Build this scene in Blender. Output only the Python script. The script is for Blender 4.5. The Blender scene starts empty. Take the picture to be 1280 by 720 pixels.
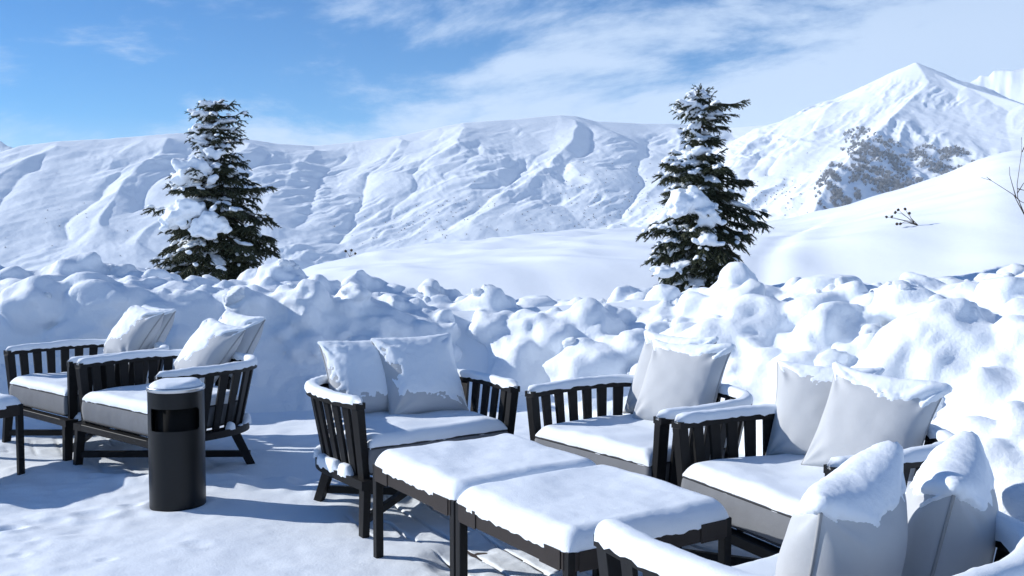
import bpy, bmesh, math, random
import numpy as np
from mathutils import Vector, Matrix

R = math.radians
scene = bpy.context.scene
COL = scene.collection

# ------------------------------------------------------------------ camera
F_PX, PITCH, CAM_H = 1223.6, 3.16, 1.535
cam_data = bpy.data.cameras.new('camera')
cam_data.sensor_width = 36.0
cam_data.lens = F_PX / 1280 * 36.0
cam_data.clip_start = 0.05
cam_data.clip_end = 30000
cam = bpy.data.objects.new('camera', cam_data)
cam.location = (0, 0, CAM_H)
cam.rotation_euler = (R(90 - PITCH), 0, 0)
COL.objects.link(cam)
scene.camera = cam

# ------------------------------------------------------------------ sky, sun, exposure
SUN_EL, SUN_BACK = 26.0, 11.0            # elevation; degrees beyond the camera's left
world = bpy.data.worlds.new('World')
scene.world = world
world.use_nodes = True
wn = world.node_tree.nodes
wl = world.node_tree.links
wn.clear()


def wnode(t, **kw):
    n = wn.new(t)
    for k, v in kw.items():
        setattr(n, k, v)
    return n


w_out = wnode('ShaderNodeOutputWorld')
w_bg = wnode('ShaderNodeBackground')
w_bg.inputs['Strength'].default_value = 0.112
sky = wnode('ShaderNodeTexSky', sky_type='NISHITA')
sky.sun_disc = False
sky.sun_elevation = R(SUN_EL)
sky.sun_rotation = R(270 + SUN_BACK)
sky.altitude = 2200
sky.air_density = 1.0
sky.dust_density = 0.3
sky.ozone_density = 2.5
w_co = wnode('ShaderNodeTexCoord')
w_map = wnode('ShaderNodeMapping')
w_map.inputs['Scale'].default_value = (1.0, 1.0, 3.0)
w_map.inputs['Location'].default_value = (0.62, 0.1, 0.33)
w_rot = wnode('ShaderNodeMapping')
w_rot.inputs['Rotation'].default_value = (0, R(7), 0)
w_n1 = wnode('ShaderNodeTexNoise')
w_n1.inputs['Scale'].default_value = 3.4
w_n1.inputs['Detail'].default_value = 9
w_n1.inputs['Roughness'].default_value = 0.62
w_n1.inputs['Distortion'].default_value = 0.2
w_sep = wnode('ShaderNodeSeparateXYZ')
w_bias = wnode('ShaderNodeMapRange')          # more cloud towards the right-hand peaks
w_bias.inputs['From Min'].default_value = -0.45
w_bias.inputs['From Max'].default_value = 0.45
w_bias.inputs['To Min'].default_value = -0.015
w_bias.inputs['To Max'].default_value = 0.19
w_add = wnode('ShaderNodeMath', operation='ADD')
w_ramp = wnode('ShaderNodeMapRange', interpolation_type='SMOOTHSTEP')
w_ramp.inputs['From Min'].default_value = 0.46
w_ramp.inputs['From Max'].default_value = 0.64
w_ramp.inputs['To Max'].default_value = 0.88
w_mix = wnode('ShaderNodeMix', data_type='RGBA')
w_mix.inputs['B'].default_value = (5.2, 6.4, 8.2, 1)
w_hs = wnode('ShaderNodeHueSaturation')
w_hs.inputs['Saturation'].default_value = 1.8
w_hs.inputs['Hue'].default_value = 0.507
wl.new(w_co.outputs['Generated'], w_rot.inputs['Vector'])
wl.new(w_rot.outputs['Vector'], w_map.inputs['Vector'])
wl.new(w_map.outputs['Vector'], w_n1.inputs['Vector'])
wl.new(w_co.outputs['Generated'], w_sep.inputs['Vector'])
wl.new(w_sep.outputs['X'], w_bias.inputs['Value'])
wl.new(w_n1.outputs['Fac'], w_add.inputs[0])
wl.new(w_bias.outputs['Result'], w_add.inputs[1])
w_low = wnode('ShaderNodeMapRange')
w_low.inputs['From Min'].default_value = 0.08
w_low.inputs['From Max'].default_value = 0.24
w_low.inputs['To Min'].default_value = 0.05
w_low.inputs['To Max'].default_value = -0.03
w_add2 = wnode('ShaderNodeMath', operation='ADD')
wl.new(w_sep.outputs['Z'], w_low.inputs['Value'])
wl.new(w_add.outputs['Value'], w_add2.inputs[0])
wl.new(w_low.outputs['Result'], w_add2.inputs[1])
wl.new(w_add2.outputs['Value'], w_ramp.inputs['Value'])
w_thin = wnode('ShaderNodeMapRange', interpolation_type='SMOOTHSTEP')   # the cloud hugs the mountains, overhead is clear
w_thin.inputs['From Min'].default_value = 0.17
w_thin.inputs['From Max'].default_value = 0.42
w_thin.inputs['To Min'].default_value = 1.0
w_thin.inputs['To Max'].default_value = 0.12
w_mul = wnode('ShaderNodeMath', operation='MULTIPLY')
wl.new(w_sep.outputs['Z'], w_thin.inputs['Value'])
wl.new(w_ramp.outputs['Result'], w_mul.inputs[0])
wl.new(w_thin.outputs['Result'], w_mul.inputs[1])
wl.new(w_mul.outputs['Value'], w_mix.inputs['Factor'])
wl.new(sky.outputs['Color'], w_hs.inputs['Color'])
wl.new(w_hs.outputs['Color'], w_mix.inputs['A'])
wl.new(w_mix.outputs['Result'], w_bg.inputs['Color'])
wl.new(w_bg.outputs['Background'], w_out.inputs['Surface'])

sun_data = bpy.data.lights.new('sun', 'SUN')
sun_data.energy = 5.0
sun_data.angle = R(0.5)
sun_data.color = (1.0, 0.985, 0.95)
sun = bpy.data.objects.new('sun', sun_data)
COL.objects.link(sun)
SUN_DIR = Vector((-math.cos(R(SUN_BACK)) * math.cos(R(SUN_EL)), math.sin(R(SUN_BACK)) * math.cos(R(SUN_EL)), math.sin(R(SUN_EL))))
sun.rotation_euler = SUN_DIR.to_track_quat('Z', 'Y').to_euler()
sun.location = SUN_DIR * 40

scene.view_settings.view_transform = 'Standard'
scene.view_settings.look = 'None'
scene.view_settings.exposure = 0.12
scene.view_settings.gamma = 1.0
scene.view_settings.use_curve_mapping = False
scene.cycles.use_denoising = True
scene.cycles.max_bounces = 8
scene.cycles.diffuse_bounces = 3
scene.cycles.volume_bounces = 1


# ------------------------------------------------------------------ pixels to places
def ray(px, py):
    p = R(PITCH)
    a, b = (px - 640) / F_PX, (360 - py) / F_PX
    return np.array([a, math.cos(p) + b * math.sin(p), -math.sin(p) + b * math.cos(p)])


def at_depth(px, py, y):
    d = ray(px, py)
    return np.array([0, 0, CAM_H]) + d * (y / d[1])


def at_range(px, py, r):
    d = ray(px, py)
    return np.array([0, 0, CAM_H]) + d * (r / math.hypot(d[0], d[1]))


def at_z(px, py, z):
    d = ray(px, py)
    return np.array([0, 0, CAM_H]) + d * ((z - CAM_H) / d[2])


# ------------------------------------------------------------------ noise
_rs = np.random.RandomState(7)
_perm = np.concatenate([_rs.permutation(256)] * 2).astype(np.int32)
_grad = _rs.normal(size=(256, 3))
_grad /= np.linalg.norm(_grad, axis=1)[:, None]


def perlin(x, y, z=0.0):
    x, y, z = np.broadcast_arrays(np.asarray(x, float), np.asarray(y, float), np.asarray(z, float))
    xi, yi, zi = np.floor(x).astype(np.int64), np.floor(y).astype(np.int64), np.floor(z).astype(np.int64)
    xf, yf, zf = x - xi, y - yi, z - zi
    u, v, w = (t * t * t * (t * (t * 6 - 15) + 10) for t in (xf, yf, zf))
    out = 0
    for dx in (0, 1):
        for dy in (0, 1):
            for dz in (0, 1):
                h = _perm[_perm[_perm[(xi + dx) & 255] + ((yi + dy) & 255)] + ((zi + dz) & 255)]
                g = _grad[h]
                n = g[..., 0] * (xf - dx) + g[..., 1] * (yf - dy) + g[..., 2] * (zf - dz)
                out = out + n * (u if dx else 1 - u) * (v if dy else 1 - v) * (w if dz else 1 - w)
    return out * 1.5


def fbm(x, y, z=0.0, octaves=4, gain=0.5):
    s, a, f = 0, 1.0, 1.0
    for o in range(octaves):
        s = s + a * perlin(np.asarray(x) * f + 17.3 * o, np.asarray(y) * f - 9.1 * o, np.asarray(z) * f + 3.7 * o)
        a *= gain
        f *= 2.03
    return s


def ridged(x, y, octaves=4, gain=0.5):
    s, a, f = 0, 1.0, 1.0
    for o in range(octaves):
        s = s + a * (1 - 2.2 * np.abs(perlin(x * f + 31.7 * o, y * f + 11.9 * o, 5.5 + o)))
        a *= gain
        f *= 2.1
    return s


def sstep(a, b, x):
    t = np.clip((x - a) / (b - a), 0, 1)
    return t * t * (3 - 2 * t)


# ------------------------------------------------------------------ materials
def material(name, color, rough=0.6, spec=0.5, metal=0.0, noise=None, bump=None, sss=None, second=None, coords='Object'):
    """Principled material; noise=(scale, lo, hi) varies the value, bump=[(scale, strength, distance)...]."""
    m = bpy.data.materials.new(name)
    m.use_nodes = True
    n, l = m.node_tree.nodes, m.node_tree.links
    b = n['Principled BSDF']
    b.inputs['Base Color'].default_value = (*color, 1)
    b.inputs['Roughness'].default_value = rough
    b.inputs['Specular IOR Level'].default_value = spec
    b.inputs['Metallic'].default_value = metal
    tc = n.new('ShaderNodeTexCoord')
    if noise:
        t = n.new('ShaderNodeTexNoise')
        t.inputs['Scale'].default_value = noise[0]
        t.inputs['Detail'].default_value = 6
        l.new(tc.outputs[coords], t.inputs['Vector'])
        if second:
            mr = n.new('ShaderNodeMapRange')
            mr.inputs['From Min'].default_value = noise[1]
            mr.inputs['From Max'].default_value = noise[2]
            l.new(t.outputs['Fac'], mr.inputs['Value'])
            mx = n.new('ShaderNodeMix')
            mx.data_type = 'RGBA'
            mx.inputs['A'].default_value = (*color, 1)
            mx.inputs['B'].default_value = (*second, 1)
            l.new(mr.outputs['Result'], mx.inputs['Factor'])
            l.new(mx.outputs['Result'], b.inputs['Base Color'])
        else:
            mr = n.new('ShaderNodeMapRange')
            mr.inputs['To Min'].default_value = noise[1]
            mr.inputs['To Max'].default_value = noise[2]
            l.new(t.outputs['Fac'], mr.inputs['Value'])
            mx = n.new('ShaderNodeVectorMath')
            mx.operation = 'SCALE'
            mx.inputs[0].default_value = color
            l.new(mr.outputs['Result'], mx.inputs['Scale'])
            l.new(mx.outputs['Vector'], b.inputs['Base Color'])
    prev = None
    for sc, st, dist in (bump or []):
        t = n.new('ShaderNodeTexNoise')
        t.inputs['Scale'].default_value = sc
        t.inputs['Detail'].default_value = 5
        t.inputs['Roughness'].default_value = 0.6
        l.new(tc.outputs[coords], t.inputs['Vector'])
        bp = n.new('ShaderNodeBump')
        bp.inputs['Strength'].default_value = st
        bp.inputs['Distance'].default_value = dist
        l.new(t.outputs['Fac'], bp.inputs['Height'])
        if prev:
            l.new(prev.outputs['Normal'], bp.inputs['Normal'])
        prev = bp
    if prev:
        l.new(prev.outputs['Normal'], b.inputs['Normal'])
    if sss:
        b.inputs['Subsurface Weight'].default_value = sss[0]
        b.inputs['Subsurface Radius'].default_value = (1.0, 1.15, 1.3)
        b.inputs['Subsurface Scale'].default_value = sss[1]
    return m


SNOW = (0.84, 0.888, 0.94)
M = dict(
    snow=material('snow', SNOW, 0.65, 0.25, bump=[(30, 0.16, 0.010), (260, 0.6, 0.003)]),
    snow_rough=material('snow_rough', SNOW, 0.7, 0.2, bump=[(14, 0.15, 0.02), (70, 0.3, 0.006), (420, 0.4, 0.002)]),
    snow_bank=material('snow_bank', SNOW, 0.7, 0.2, bump=[(9, 0.18, 0.04), (34, 0.4, 0.014), (150, 0.5, 0.004)]),
    snow_far=material('snow_far', SNOW, 0.75, 0.15, bump=[(0.05, 0.2, 4.0), (0.2, 0.12, 1.2)]),
    snow_field=material('snow_field', SNOW, 0.7, 0.2, bump=[(0.6, 0.15, 0.08), (6, 0.18, 0.02), (90, 0.4, 0.004)]),
    wood=material('painted_wood', (0.0065, 0.0063, 0.0068), 0.5, 0.22, noise=(9, 0.7, 1.35), bump=[(60, 0.25, 0.002)]),
    table_wood=material('table_wood', (0.026, 0.020, 0.0175), 0.5, 0.25, noise=(9, 0.7, 1.35), bump=[(60, 0.25, 0.002)]),
    fabric=material('seat_fabric', (0.185, 0.192, 0.205), 0.9, 0.12, noise=(7, 0.8, 1.2), bump=[(9, 0.25, 0.02), (500, 0.5, 0.0015)]),
    piping=material('dark_piping', (0.045, 0.046, 0.05), 0.8, 0.2, noise=(40, 0.7, 1.3)),
    pillow=material('pillow_fabric', (0.50, 0.515, 0.535), 0.9, 0.12, noise=(6, 0.9, 1.1), bump=[(5, 0.16, 0.03), (600, 0.4, 0.001)]),
    seam=material('pillow_seam', (0.36, 0.365, 0.37), 0.9, 0.12, noise=(30, 0.85, 1.15)),
    bin=material('bin_metal', (0.0048, 0.0056, 0.0066), 0.36, 0.3, 0.0, noise=(4, 0.8, 1.2), bump=[(300, 0.12, 0.001)]),
    bin_in=material('bin_inside', (0.002, 0.002, 0.002), 0.8, 0.2, noise=(5, 0.8, 1.2)),
    chrome=material('rim_metal', (0.62, 0.63, 0.64), 0.28, 0.5, 1.0, noise=(30, 0.85, 1.05)),
    board=material('deck_board', (0.095, 0.072, 0.058), 0.55, 0.4, noise=(6, 0.6, 1.3), bump=[(40, 0.4, 0.004)]),
    needle=material('fir_needles', (0.022, 0.032, 0.018), 0.7, 0.25, noise=(7, 0.35, 0.65), second=(0.055, 0.06, 0.028)),
    bark=material('fir_bark', (0.075, 0.055, 0.042), 0.85, 0.2, noise=(12, 0.6, 1.3), bump=[(25, 0.6, 0.01)]),
    twig=material('dry_twig', (0.10, 0.07, 0.045), 0.85, 0.2, noise=(20, 0.6, 1.3)),
    seed=material('seed_head', (0.075, 0.055, 0.04), 0.9, 0.2, noise=(60, 0.5, 1.4)),
    thicket=material('frosted_brush', (0.11, 0.108, 0.115), 0.9, 0.1, noise=(0.25, 0.42, 0.62), second=(0.27, 0.28, 0.31)),
    rock=material('bare_rock', (0.22, 0.17, 0.13), 0.9, 0.2, noise=(0.2, 0.6, 1.3)),
)


# ------------------------------------------------------------------ mesh and object helpers
def raw_mesh(name, verts, faces, smooth=True):
    me = bpy.data.meshes.new(name)
    if isinstance(faces, np.ndarray):
        n, k = faces.shape
        me.vertices.add(len(verts))
        me.vertices.foreach_set('co', np.asarray(verts, np.float32).ravel())
        me.loops.add(n * k)
        me.loops.foreach_set('vertex_index', faces.astype(np.int32).ravel())
        me.polygons.add(n)
        me.polygons.foreach_set('loop_start', np.arange(0, n * k, k, dtype=np.int32))
        me.update(calc_edges=True)
    else:
        me.from_pydata([tuple(v) for v in verts], [], faces)
        me.update()
    if smooth:
        me.polygons.foreach_set('use_smooth', np.ones(len(me.polygons), bool))
    return me


def link(name, me, mat=None, parent=None):
    o = bpy.data.objects.new(name, me)
    COL.objects.link(o)
    if mat is not None and not me.materials:
        me.materials.append(mat)
    if parent is not None:
        o.parent = parent
    return o


def tag(o, label=None, cat=None, group=None, kind=None):
    for k, v in (('label', label), ('category', cat), ('group', group), ('kind', kind)):
        if v:
            o[k] = v
    return o


def empty(name, loc=(0, 0, 0), rz=0.0, parent=None):
    o = bpy.data.objects.new(name, None)
    o.location = loc
    o.rotation_euler = (0, 0, rz)
    o.empty_display_size = 0.1
    COL.objects.link(o)
    if parent:
        o.parent = parent
    return o


def grid_faces(nu, nv, wrap_u=False):
    i = np.arange(nu if wrap_u else nu - 1)
    j = np.arange(nv - 1)
    I, J = np.meshgrid(i, j, indexing='ij')
    I2 = (I + 1) % nu
    return np.stack([I * nv + J, I2 * nv + J, I2 * nv + J + 1, I * nv + J + 1], -1).reshape(-1, 4)


class MB:
    """Collects boxes, bars and tubes into one mesh."""

    def __init__(self):
        self.v, self.f = [], []

    def add(self, verts, faces):
        b = len(self.v)
        self.v += [tuple(p) for p in verts]
        self.f += [tuple(i + b for i in f) for f in faces]
        return self

    def box(self, x0, x1, y0, y1, z0, z1):
        return self.add([(x, y, z) for z in (z0, z1) for x, y in ((x0, y0), (x1, y0), (x1, y1), (x0, y1))],
                        [(3, 2, 1, 0), (4, 5, 6, 7), (0, 1, 5, 4), (1, 2, 6, 5), (2, 3, 7, 6), (3, 0, 4, 7)])

    def bar(self, p, q, w, d, side=(1, 0, 0), w2=None, d2=None):
        """Board from p to q; w along side, d across it."""
        p, q, s = Vector(p), Vector(q), Vector(side)
        ax = (q - p).normalized()
        s = (s - ax * s.dot(ax)).normalized()
        t = ax.cross(s)
        vs = []
        for c, ww, dd in ((p, w, d), (q, w2 or w, d2 or d)):
            for a, b in ((-1, -1), (1, -1), (1, 1), (-1, 1)):
                vs.append(c + s * (a * ww / 2) + t * (b * dd / 2))
        return self.add(vs, [(3, 2, 1, 0), (4, 5, 6, 7), (0, 1, 5, 4), (1, 2, 6, 5), (2, 3, 7, 6), (3, 0, 4, 7)])

    def tube(self, pts, rads, n=6):
        pts = [Vector(p) for p in pts]
        rings = []
        for i, p in enumerate(pts):
            a = (pts[min(i + 1, len(pts) - 1)] - pts[max(i - 1, 0)]).normalized()
            s = a.cross(Vector((0, 0, 1)))
            if s.length < 1e-3:
                s = Vector((1, 0, 0))
            s.normalize()
            t = a.cross(s)
            r = rads[i] if hasattr(rads, '__len__') else rads
            rings.append([p + (s * math.cos(2 * math.pi * k / n) + t * math.sin(2 * math.pi * k / n)) * r for k in range(n)])
        vs = [v for r_ in rings for v in r_]
        fs = [(i * n + k, i * n + (k + 1) % n, (i + 1) * n + (k + 1) % n, (i + 1) * n + k) for i in range(len(pts) - 1) for k in range(n)]
        fs += [tuple(range(n - 1, -1, -1)), tuple((len(pts) - 1) * n + k for k in range(n))]
        return self.add(vs, fs)

    def mesh(self, name, smooth=False, bevel=0.0, seg=1):
        me = raw_mesh(name, self.v, self.f, smooth)
        if bevel:
            bm = bmesh.new()
            bm.from_mesh(me)
            bmesh.ops.bevel(bm, geom=list(bm.edges), offset=bevel, segments=seg, affect='EDGES', profile=0.5)
            bm.to_mesh(me)
            bm.free()
        return me

    def build(self, name, mat, parent=None, smooth=False, bevel=0.0):
        return link(name, self.mesh(name, smooth, bevel), mat, parent)


def ico(sub):
    bm = bmesh.new()
    bmesh.ops.create_icosphere(bm, subdivisions=sub, radius=1)
    v = np.array([p.co[:] for p in bm.verts])
    f = np.array([[q.index for q in p.verts] for p in bm.faces])
    bm.free()
    return v, f


ICO2, ICO3 = ico(2), ico(3)


def rot_matrix(rs, amount=1.0):
    a = rs.normal(size=3) * amount
    th = np.linalg.norm(a) + 1e-9
    k = a / th
    K = np.array([[0, -k[2], k[1]], [k[2], 0, -k[0]], [-k[1], k[0], 0]])
    return np.eye(3) + math.sin(th) * K + (1 - math.cos(th)) * K @ K


def lump(rs, c, r, squash=(1, 1, 1), tilt=0.4, rough=0.25, sub=2):
    """A knobbly snow clod: verts and faces."""
    v, f = ICO2 if sub == 2 else ICO3
    s = rs.uniform(-50, 50)
    d = 1 + rough * perlin(v[:, 0] * 1.3 + s, v[:, 1] * 1.3, v[:, 2] * 1.3) + rough * 0.4 * perlin(v[:, 0] * 3 + s, v[:, 1] * 3, v[:, 2] * 3)
    p = v * d[:, None] * np.array(squash) * r
    return p @ rot_matrix(rs, tilt).T + np.asarray(c), f


def voxel_union(pieces, voxel, smooth=4, factor=0.5):
    """Union of closed triangle pieces by voxel remesh; returns verts, quads."""
    vs, fs, b = [], [], 0
    for v, f in pieces:
        vs.append(v)
        fs.append(np.asarray(f) + b)
        b += len(v)
    tri = np.concatenate([f if f.shape[1] == 3 else np.concatenate([f[:, [0, 1, 2]], f[:, [0, 2, 3]]]) for f in fs])
    me = raw_mesh('union', np.concatenate(vs), tri)
    o = link('union', me)
    md = o.modifiers.new('remesh', 'REMESH')
    md.mode = 'VOXEL'
    md.voxel_size = voxel
    if smooth:
        ms = o.modifiers.new('smooth', 'SMOOTH')
        ms.factor = factor
        ms.iterations = smooth
    dg = bpy.context.evaluated_depsgraph_get()
    ev = o.evaluated_get(dg)
    me2 = bpy.data.meshes.new_from_object(ev)
    bpy.data.objects.remove(o)
    bpy.data.meshes.remove(me)
    me2.polygons.foreach_set('use_smooth', np.ones(len(me2.polygons), bool))
    return me2


def displace(me, fn):
    n = len(me.vertices)
    co = np.empty(n * 3, np.float32)
    no = np.empty(n * 3, np.float32)
    me.vertices.foreach_get('co', co)
    me.vertex_normals.foreach_get('vector', no)
    co, no = co.reshape(-1, 3).astype(float), no.reshape(-1, 3).astype(float)
    co = co + no * fn(co, no)[:, None]
    me.vertices.foreach_set('co', co.astype(np.float32).ravel())
    me.update()


# ================================================================== far ground and mountains
def main_crest():
    pts = [(-420, 215, 1500), (-200, 200, 1500), (-60, 192, 1500), (0, 187, 1500), (25, 180, 1500), (75, 174, 1500), (130, 171, 1500), (180, 167, 1500),
           (235, 163, 1510), (300, 170, 1520), (345, 177, 1530), (390, 180, 1550), (440, 175, 1560), (500, 167, 1570),
           (550, 157, 1590), (580, 151, 1600), (640, 147, 1640), (700, 141, 1680), (720, 142, 1690), (745, 149, 1710), (800, 152, 1760),
           (850, 153, 1800), (910, 158, 1850), (960, 154, 1850), (1000, 143, 1820), (1040, 123, 1790), (1090, 100, 1750),
           (1125, 85, 1720), (1145, 80, 1700), (1170, 91, 1660), (1210, 106, 1600), (1280, 128, 1520), (1400, 165, 1450), (1650, 200, 1400)]
    return pts


MAIN_SLOPE = 0.46
MAIN = np.array([at_range(*p) for p in main_crest()])


def main_only(x, y):
    h = np.full(np.shape(x), -1e9)
    for a, b in zip(MAIN[:-1], MAIN[1:]):
        dx, dy = b[0] - a[0], b[1] - a[1]
        t = np.clip(((x - a[0]) * dx + (y - a[1]) * dy) / (dx * dx + dy * dy), 0, 1)
        h = np.maximum(h, a[2] + t * (b[2] - a[2]) - MAIN_SLOPE * np.hypot(x - a[0] - t * dx, y - a[1] - t * dy))
    return h


def on_face(px, py, out=0.0):
    """Where a sight line meets the plain main face, moved outwards by so many metres."""
    d = ray(px, py)
    rr_ = np.linspace(700, 1900, 2400)
    P = np.array([0, 0, CAM_H]) + d[None, :] * (rr_ / math.hypot(d[0], d[1]))[:, None]
    hit = np.where(P[:, 2] < main_only(P[:, 0], P[:, 1]))[0]
    return at_range(px, py, (rr_[hit[0]] if len(hit) else 1500) - out)


SPURS = [  # px, py, how far it stands out
    ([(722, 150, 10), (702, 182, 40), (645, 237, 52), (590, 278, 48), (525, 318, 40)], 0.46),
    ([(580, 160, 8), (562, 185, 24), (525, 235, 34), (480, 280, 34), (440, 330, 30)], 0.42),
    ([(500, 176, 8), (478, 205, 20), (440, 270, 30), (400, 335, 30)], 0.42),
    ([(310, 180, 8), (290, 200, 30), (235, 255, 48), (175, 305, 48), (140, 345, 40)], 0.46),
    ([(215, 174, 8), (185, 200, 28), (150, 235, 42), (135, 280, 46), (105, 325, 40)], 0.48),
    ([(75, 184, 8), (30, 200, 28), (-20, 235, 40), (-80, 290, 40)], 0.44),
    ([(390, 190, 8), (372, 215, 24), (330, 265, 36), (280, 330, 36)], 0.42),
    ([(850, 162, 8), (842, 200, 30), (800, 250, 36), (760, 300, 36)], 0.42),
    ([(960, 163, 8), (930, 210, 30), (880, 270, 36), (840, 320, 36)], 0.42),
    ([(1045, 130, 8), (1010, 175, 30), (955, 240, 40), (905, 300, 40)], 0.42),
]
GULLIES = [  # px, py line, depth, width in metres
    ([(492, 188), (470, 230), (440, 280), (410, 325)], 5.0, 9), ([(545, 195), (520, 250), (490, 292)], 4.0, 9), ([(650, 205), (610, 255), (560, 302)], 6.0, 10),
    ([(330, 195), (312, 240), (270, 300)], 5.0, 10), ([(165, 210), (122, 260), (90, 310)], 7.0, 16), ([(738, 160), (722, 195), (690, 230)], 9.0, 20),
    ([(800, 172), (790, 230), (772, 285)], 6.0, 12), ([(895, 180), (880, 240), (862, 288)], 5.0, 12), ([(975, 170), (955, 225), (930, 268)], 5.0, 12),
    ([(242, 188), (215, 225), (180, 275)], 8.0, 18), ([(420, 195), (400, 235), (360, 300)], 4.0, 9), ([(60, 200), (20, 245), (-20, 290)], 6.0, 14), ([(600, 180), (585, 205), (560, 235)], 3.5, 7),
    ([(680, 190), (650, 215)], 2.5, 6), ([(1030, 150), (1000, 190), (980, 225)], 5.0, 10)]
RPTS = [(MAIN, MAIN_SLOPE),
        (np.array([at_range(*p) for p in [(1145, 80, 1700), (1164, 108, 1600), (1135, 130, 1490), (1100, 158, 1360), (1065, 190, 1220), (1040, 225, 1110), (1018, 266, 1010), (990, 310, 920)]]), 0.56)]
RPTS += [(np.array([on_face(*p) for p in pts]), s_) for pts, s_ in SPURS]
RPTS += [(np.array([at_range(*p) for p in pts]), s_) for pts, s_ in (
    ([(1090, 130, 2900), (1215, 100, 2950), (1250, 88, 3000), (1300, 84, 3000), (1420, 95, 3000), (1600, 140, 3000)], 0.7),
    ([(-420, 150, 2600), (-120, 165, 2500), (-10, 172, 2450), (14, 181, 2400), (60, 200, 2400)], 0.7))]
GPTS = [(np.array([on_face(px, py) for px, py in pts]), dp, w) for pts, dp, w in GULLIES]


def mountain_z(x, y):
    x, y = np.asarray(x, float), np.asarray(y, float)
    wx = x + 26 * fbm(x / 190, y / 190, 1.5, 3)
    wy = y + 26 * fbm(x / 190, y / 190, 8.5, 3)
    best = np.full(x.shape, -1e9)
    K = 9.0
    acc = np.zeros(x.shape)
    hs = []
    for k, (P, s) in enumerate(RPTS):
        hx = np.full(x.shape, -1e9)
        cz = np.zeros(x.shape)
        ux, uy = (x * 0.85 + wx * 0.15, y * 0.85 + wy * 0.15) if k in (0, 1) else (wx * 0.7 + x * 0.3, wy * 0.7 + y * 0.3)
        for a, b in zip(P[:-1], P[1:]):
            dx, dy = b[0] - a[0], b[1] - a[1]
            L2 = dx * dx + dy * dy
            t = np.clip(((ux - a[0]) * dx + (uy - a[1]) * dy) / L2, 0, 1)
            d = np.hypot(ux - a[0] - t * dx, uy - a[1] - t * dy)
            hq = a[2] + t * (b[2] - a[2]) - s * d
            if k == 0:
                cz = np.where(hq > hx, a[2] + t * (b[2] - a[2]), cz)
            hx = np.maximum(hx, hq)
        hs.append(hx)
        if k == 0:
            crest_z = cz
    best = np.maximum.reduce(hs)
    for h in hs:
        acc += np.exp(np.clip((h - best) / K, -30, 0))
    z = best + K * np.log(acc) - K * 0.35
    # gullies slanting down the faces, wind-packed ridges, small drifts; the skyline itself stays smooth
    calm = 0.12 + 0.88 * sstep(4, 60, crest_z - hs[0])
    a = R(-62)
    gx, gy = 0.8 * wx - 0.6 * wy, 0.6 * wx + 0.8 * wy
    hx_, hy_ = 0.8 * x - 0.6 * y, 0.6 * x + 0.8 * y
    mod2 = sstep(-0.05, 0.4, fbm(x / 130, y / 130, 14.2, 2))
    mod = sstep(-0.15, 0.4, fbm(x / 240, y / 240, 4.2, 2))
    z = z + calm * (6.5 * (ridged(gx / 62, gy / 280, 3, 0.45) - 0.6) * (0.10 + 0.90 * mod))
    z = z + calm * (1.7 * ridged(wx / 30, wy / 75, 3, 0.5) * (0.05 + 1.0 * mod) + 0.6 * fbm(wx / 17, wy / 24, 2.2, 3))
    z = z + calm * 2.4 * (ridged(hx_ / 21 + 0.3 * fbm(x / 40, y / 40, 3.3, 2), hy_ / 120, 3, 0.55) - 0.7) * (0.12 + 0.88 * mod2)
    for P, dp, w in GPTS:
        dmin = np.full(x.shape, 1e9)
        for a_, b_ in zip(P[:-1], P[1:]):
            dx, dy = b_[0] - a_[0], b_[1] - a_[1]
            t = np.clip(((wx - a_[0]) * dx + (wy - a_[1]) * dy) / (dx * dx + dy * dy), 0, 1)
            dmin = np.minimum(dmin, np.hypot(wx - a_[0] - t * dx, wy - a_[1] - t * dy))
        z = z - dp * np.exp(-dmin / w)
    return np.maximum(z, -75 + 4 * fbm(x / 150, y / 150, 0.3, 3))


NA, NR = 1160, 520
az = np.linspace(R(-36), R(36), NA)
rr = np.concatenate([np.geomspace(560, 860, 50, endpoint=False), np.linspace(860, 1920, 410, endpoint=False), np.geomspace(1920, 3400, NR - 460)])
AZ, RR = np.meshgrid(az, rr, indexing='ij')
MX, MY = np.sin(AZ) * RR, np.cos(AZ) * RR
MZ = mountain_z(MX, MY)
MZ[:, 0] = -90
MZ[:, -1] = -90
mount = link('mountains', raw_mesh('mountains', np.stack([MX, MY, MZ], -1).reshape(-1, 3), grid_faces(NA, NR)[:, ::-1]), M['snow_far'])
tag(mount, kind='structure')
M_AZ, M_RR, M_Z = az, rr, MZ


def mountain_at(x, y):
    a, r = np.arctan2(x, y), np.hypot(x, y)
    i = np.clip((a - M_AZ[0]) / (M_AZ[1] - M_AZ[0]), 0, NA - 1.001)
    j = np.clip(np.interp(r, M_RR, np.arange(NR)), 0, NR - 1.001)
    i0, j0 = i.astype(int), j.astype(int)
    fi, fj = i - i0, j - j0
    return (M_Z[i0, j0] * (1 - fi) + M_Z[i0 + 1, j0] * fi) * (1 - fj) + (M_Z[i0, j0 + 1] * (1 - fi) + M_Z[i0 + 1, j0 + 1] * fi) * fj

g = MB()
ring = [(4300 * math.cos(2 * math.pi * k / 48), 4300 * math.sin(2 * math.pi * k / 48), -80) for k in range(48)]
g.add(ring, [tuple(range(48))])
tag(g.build('ground', M['snow_far']), kind='structure')


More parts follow.
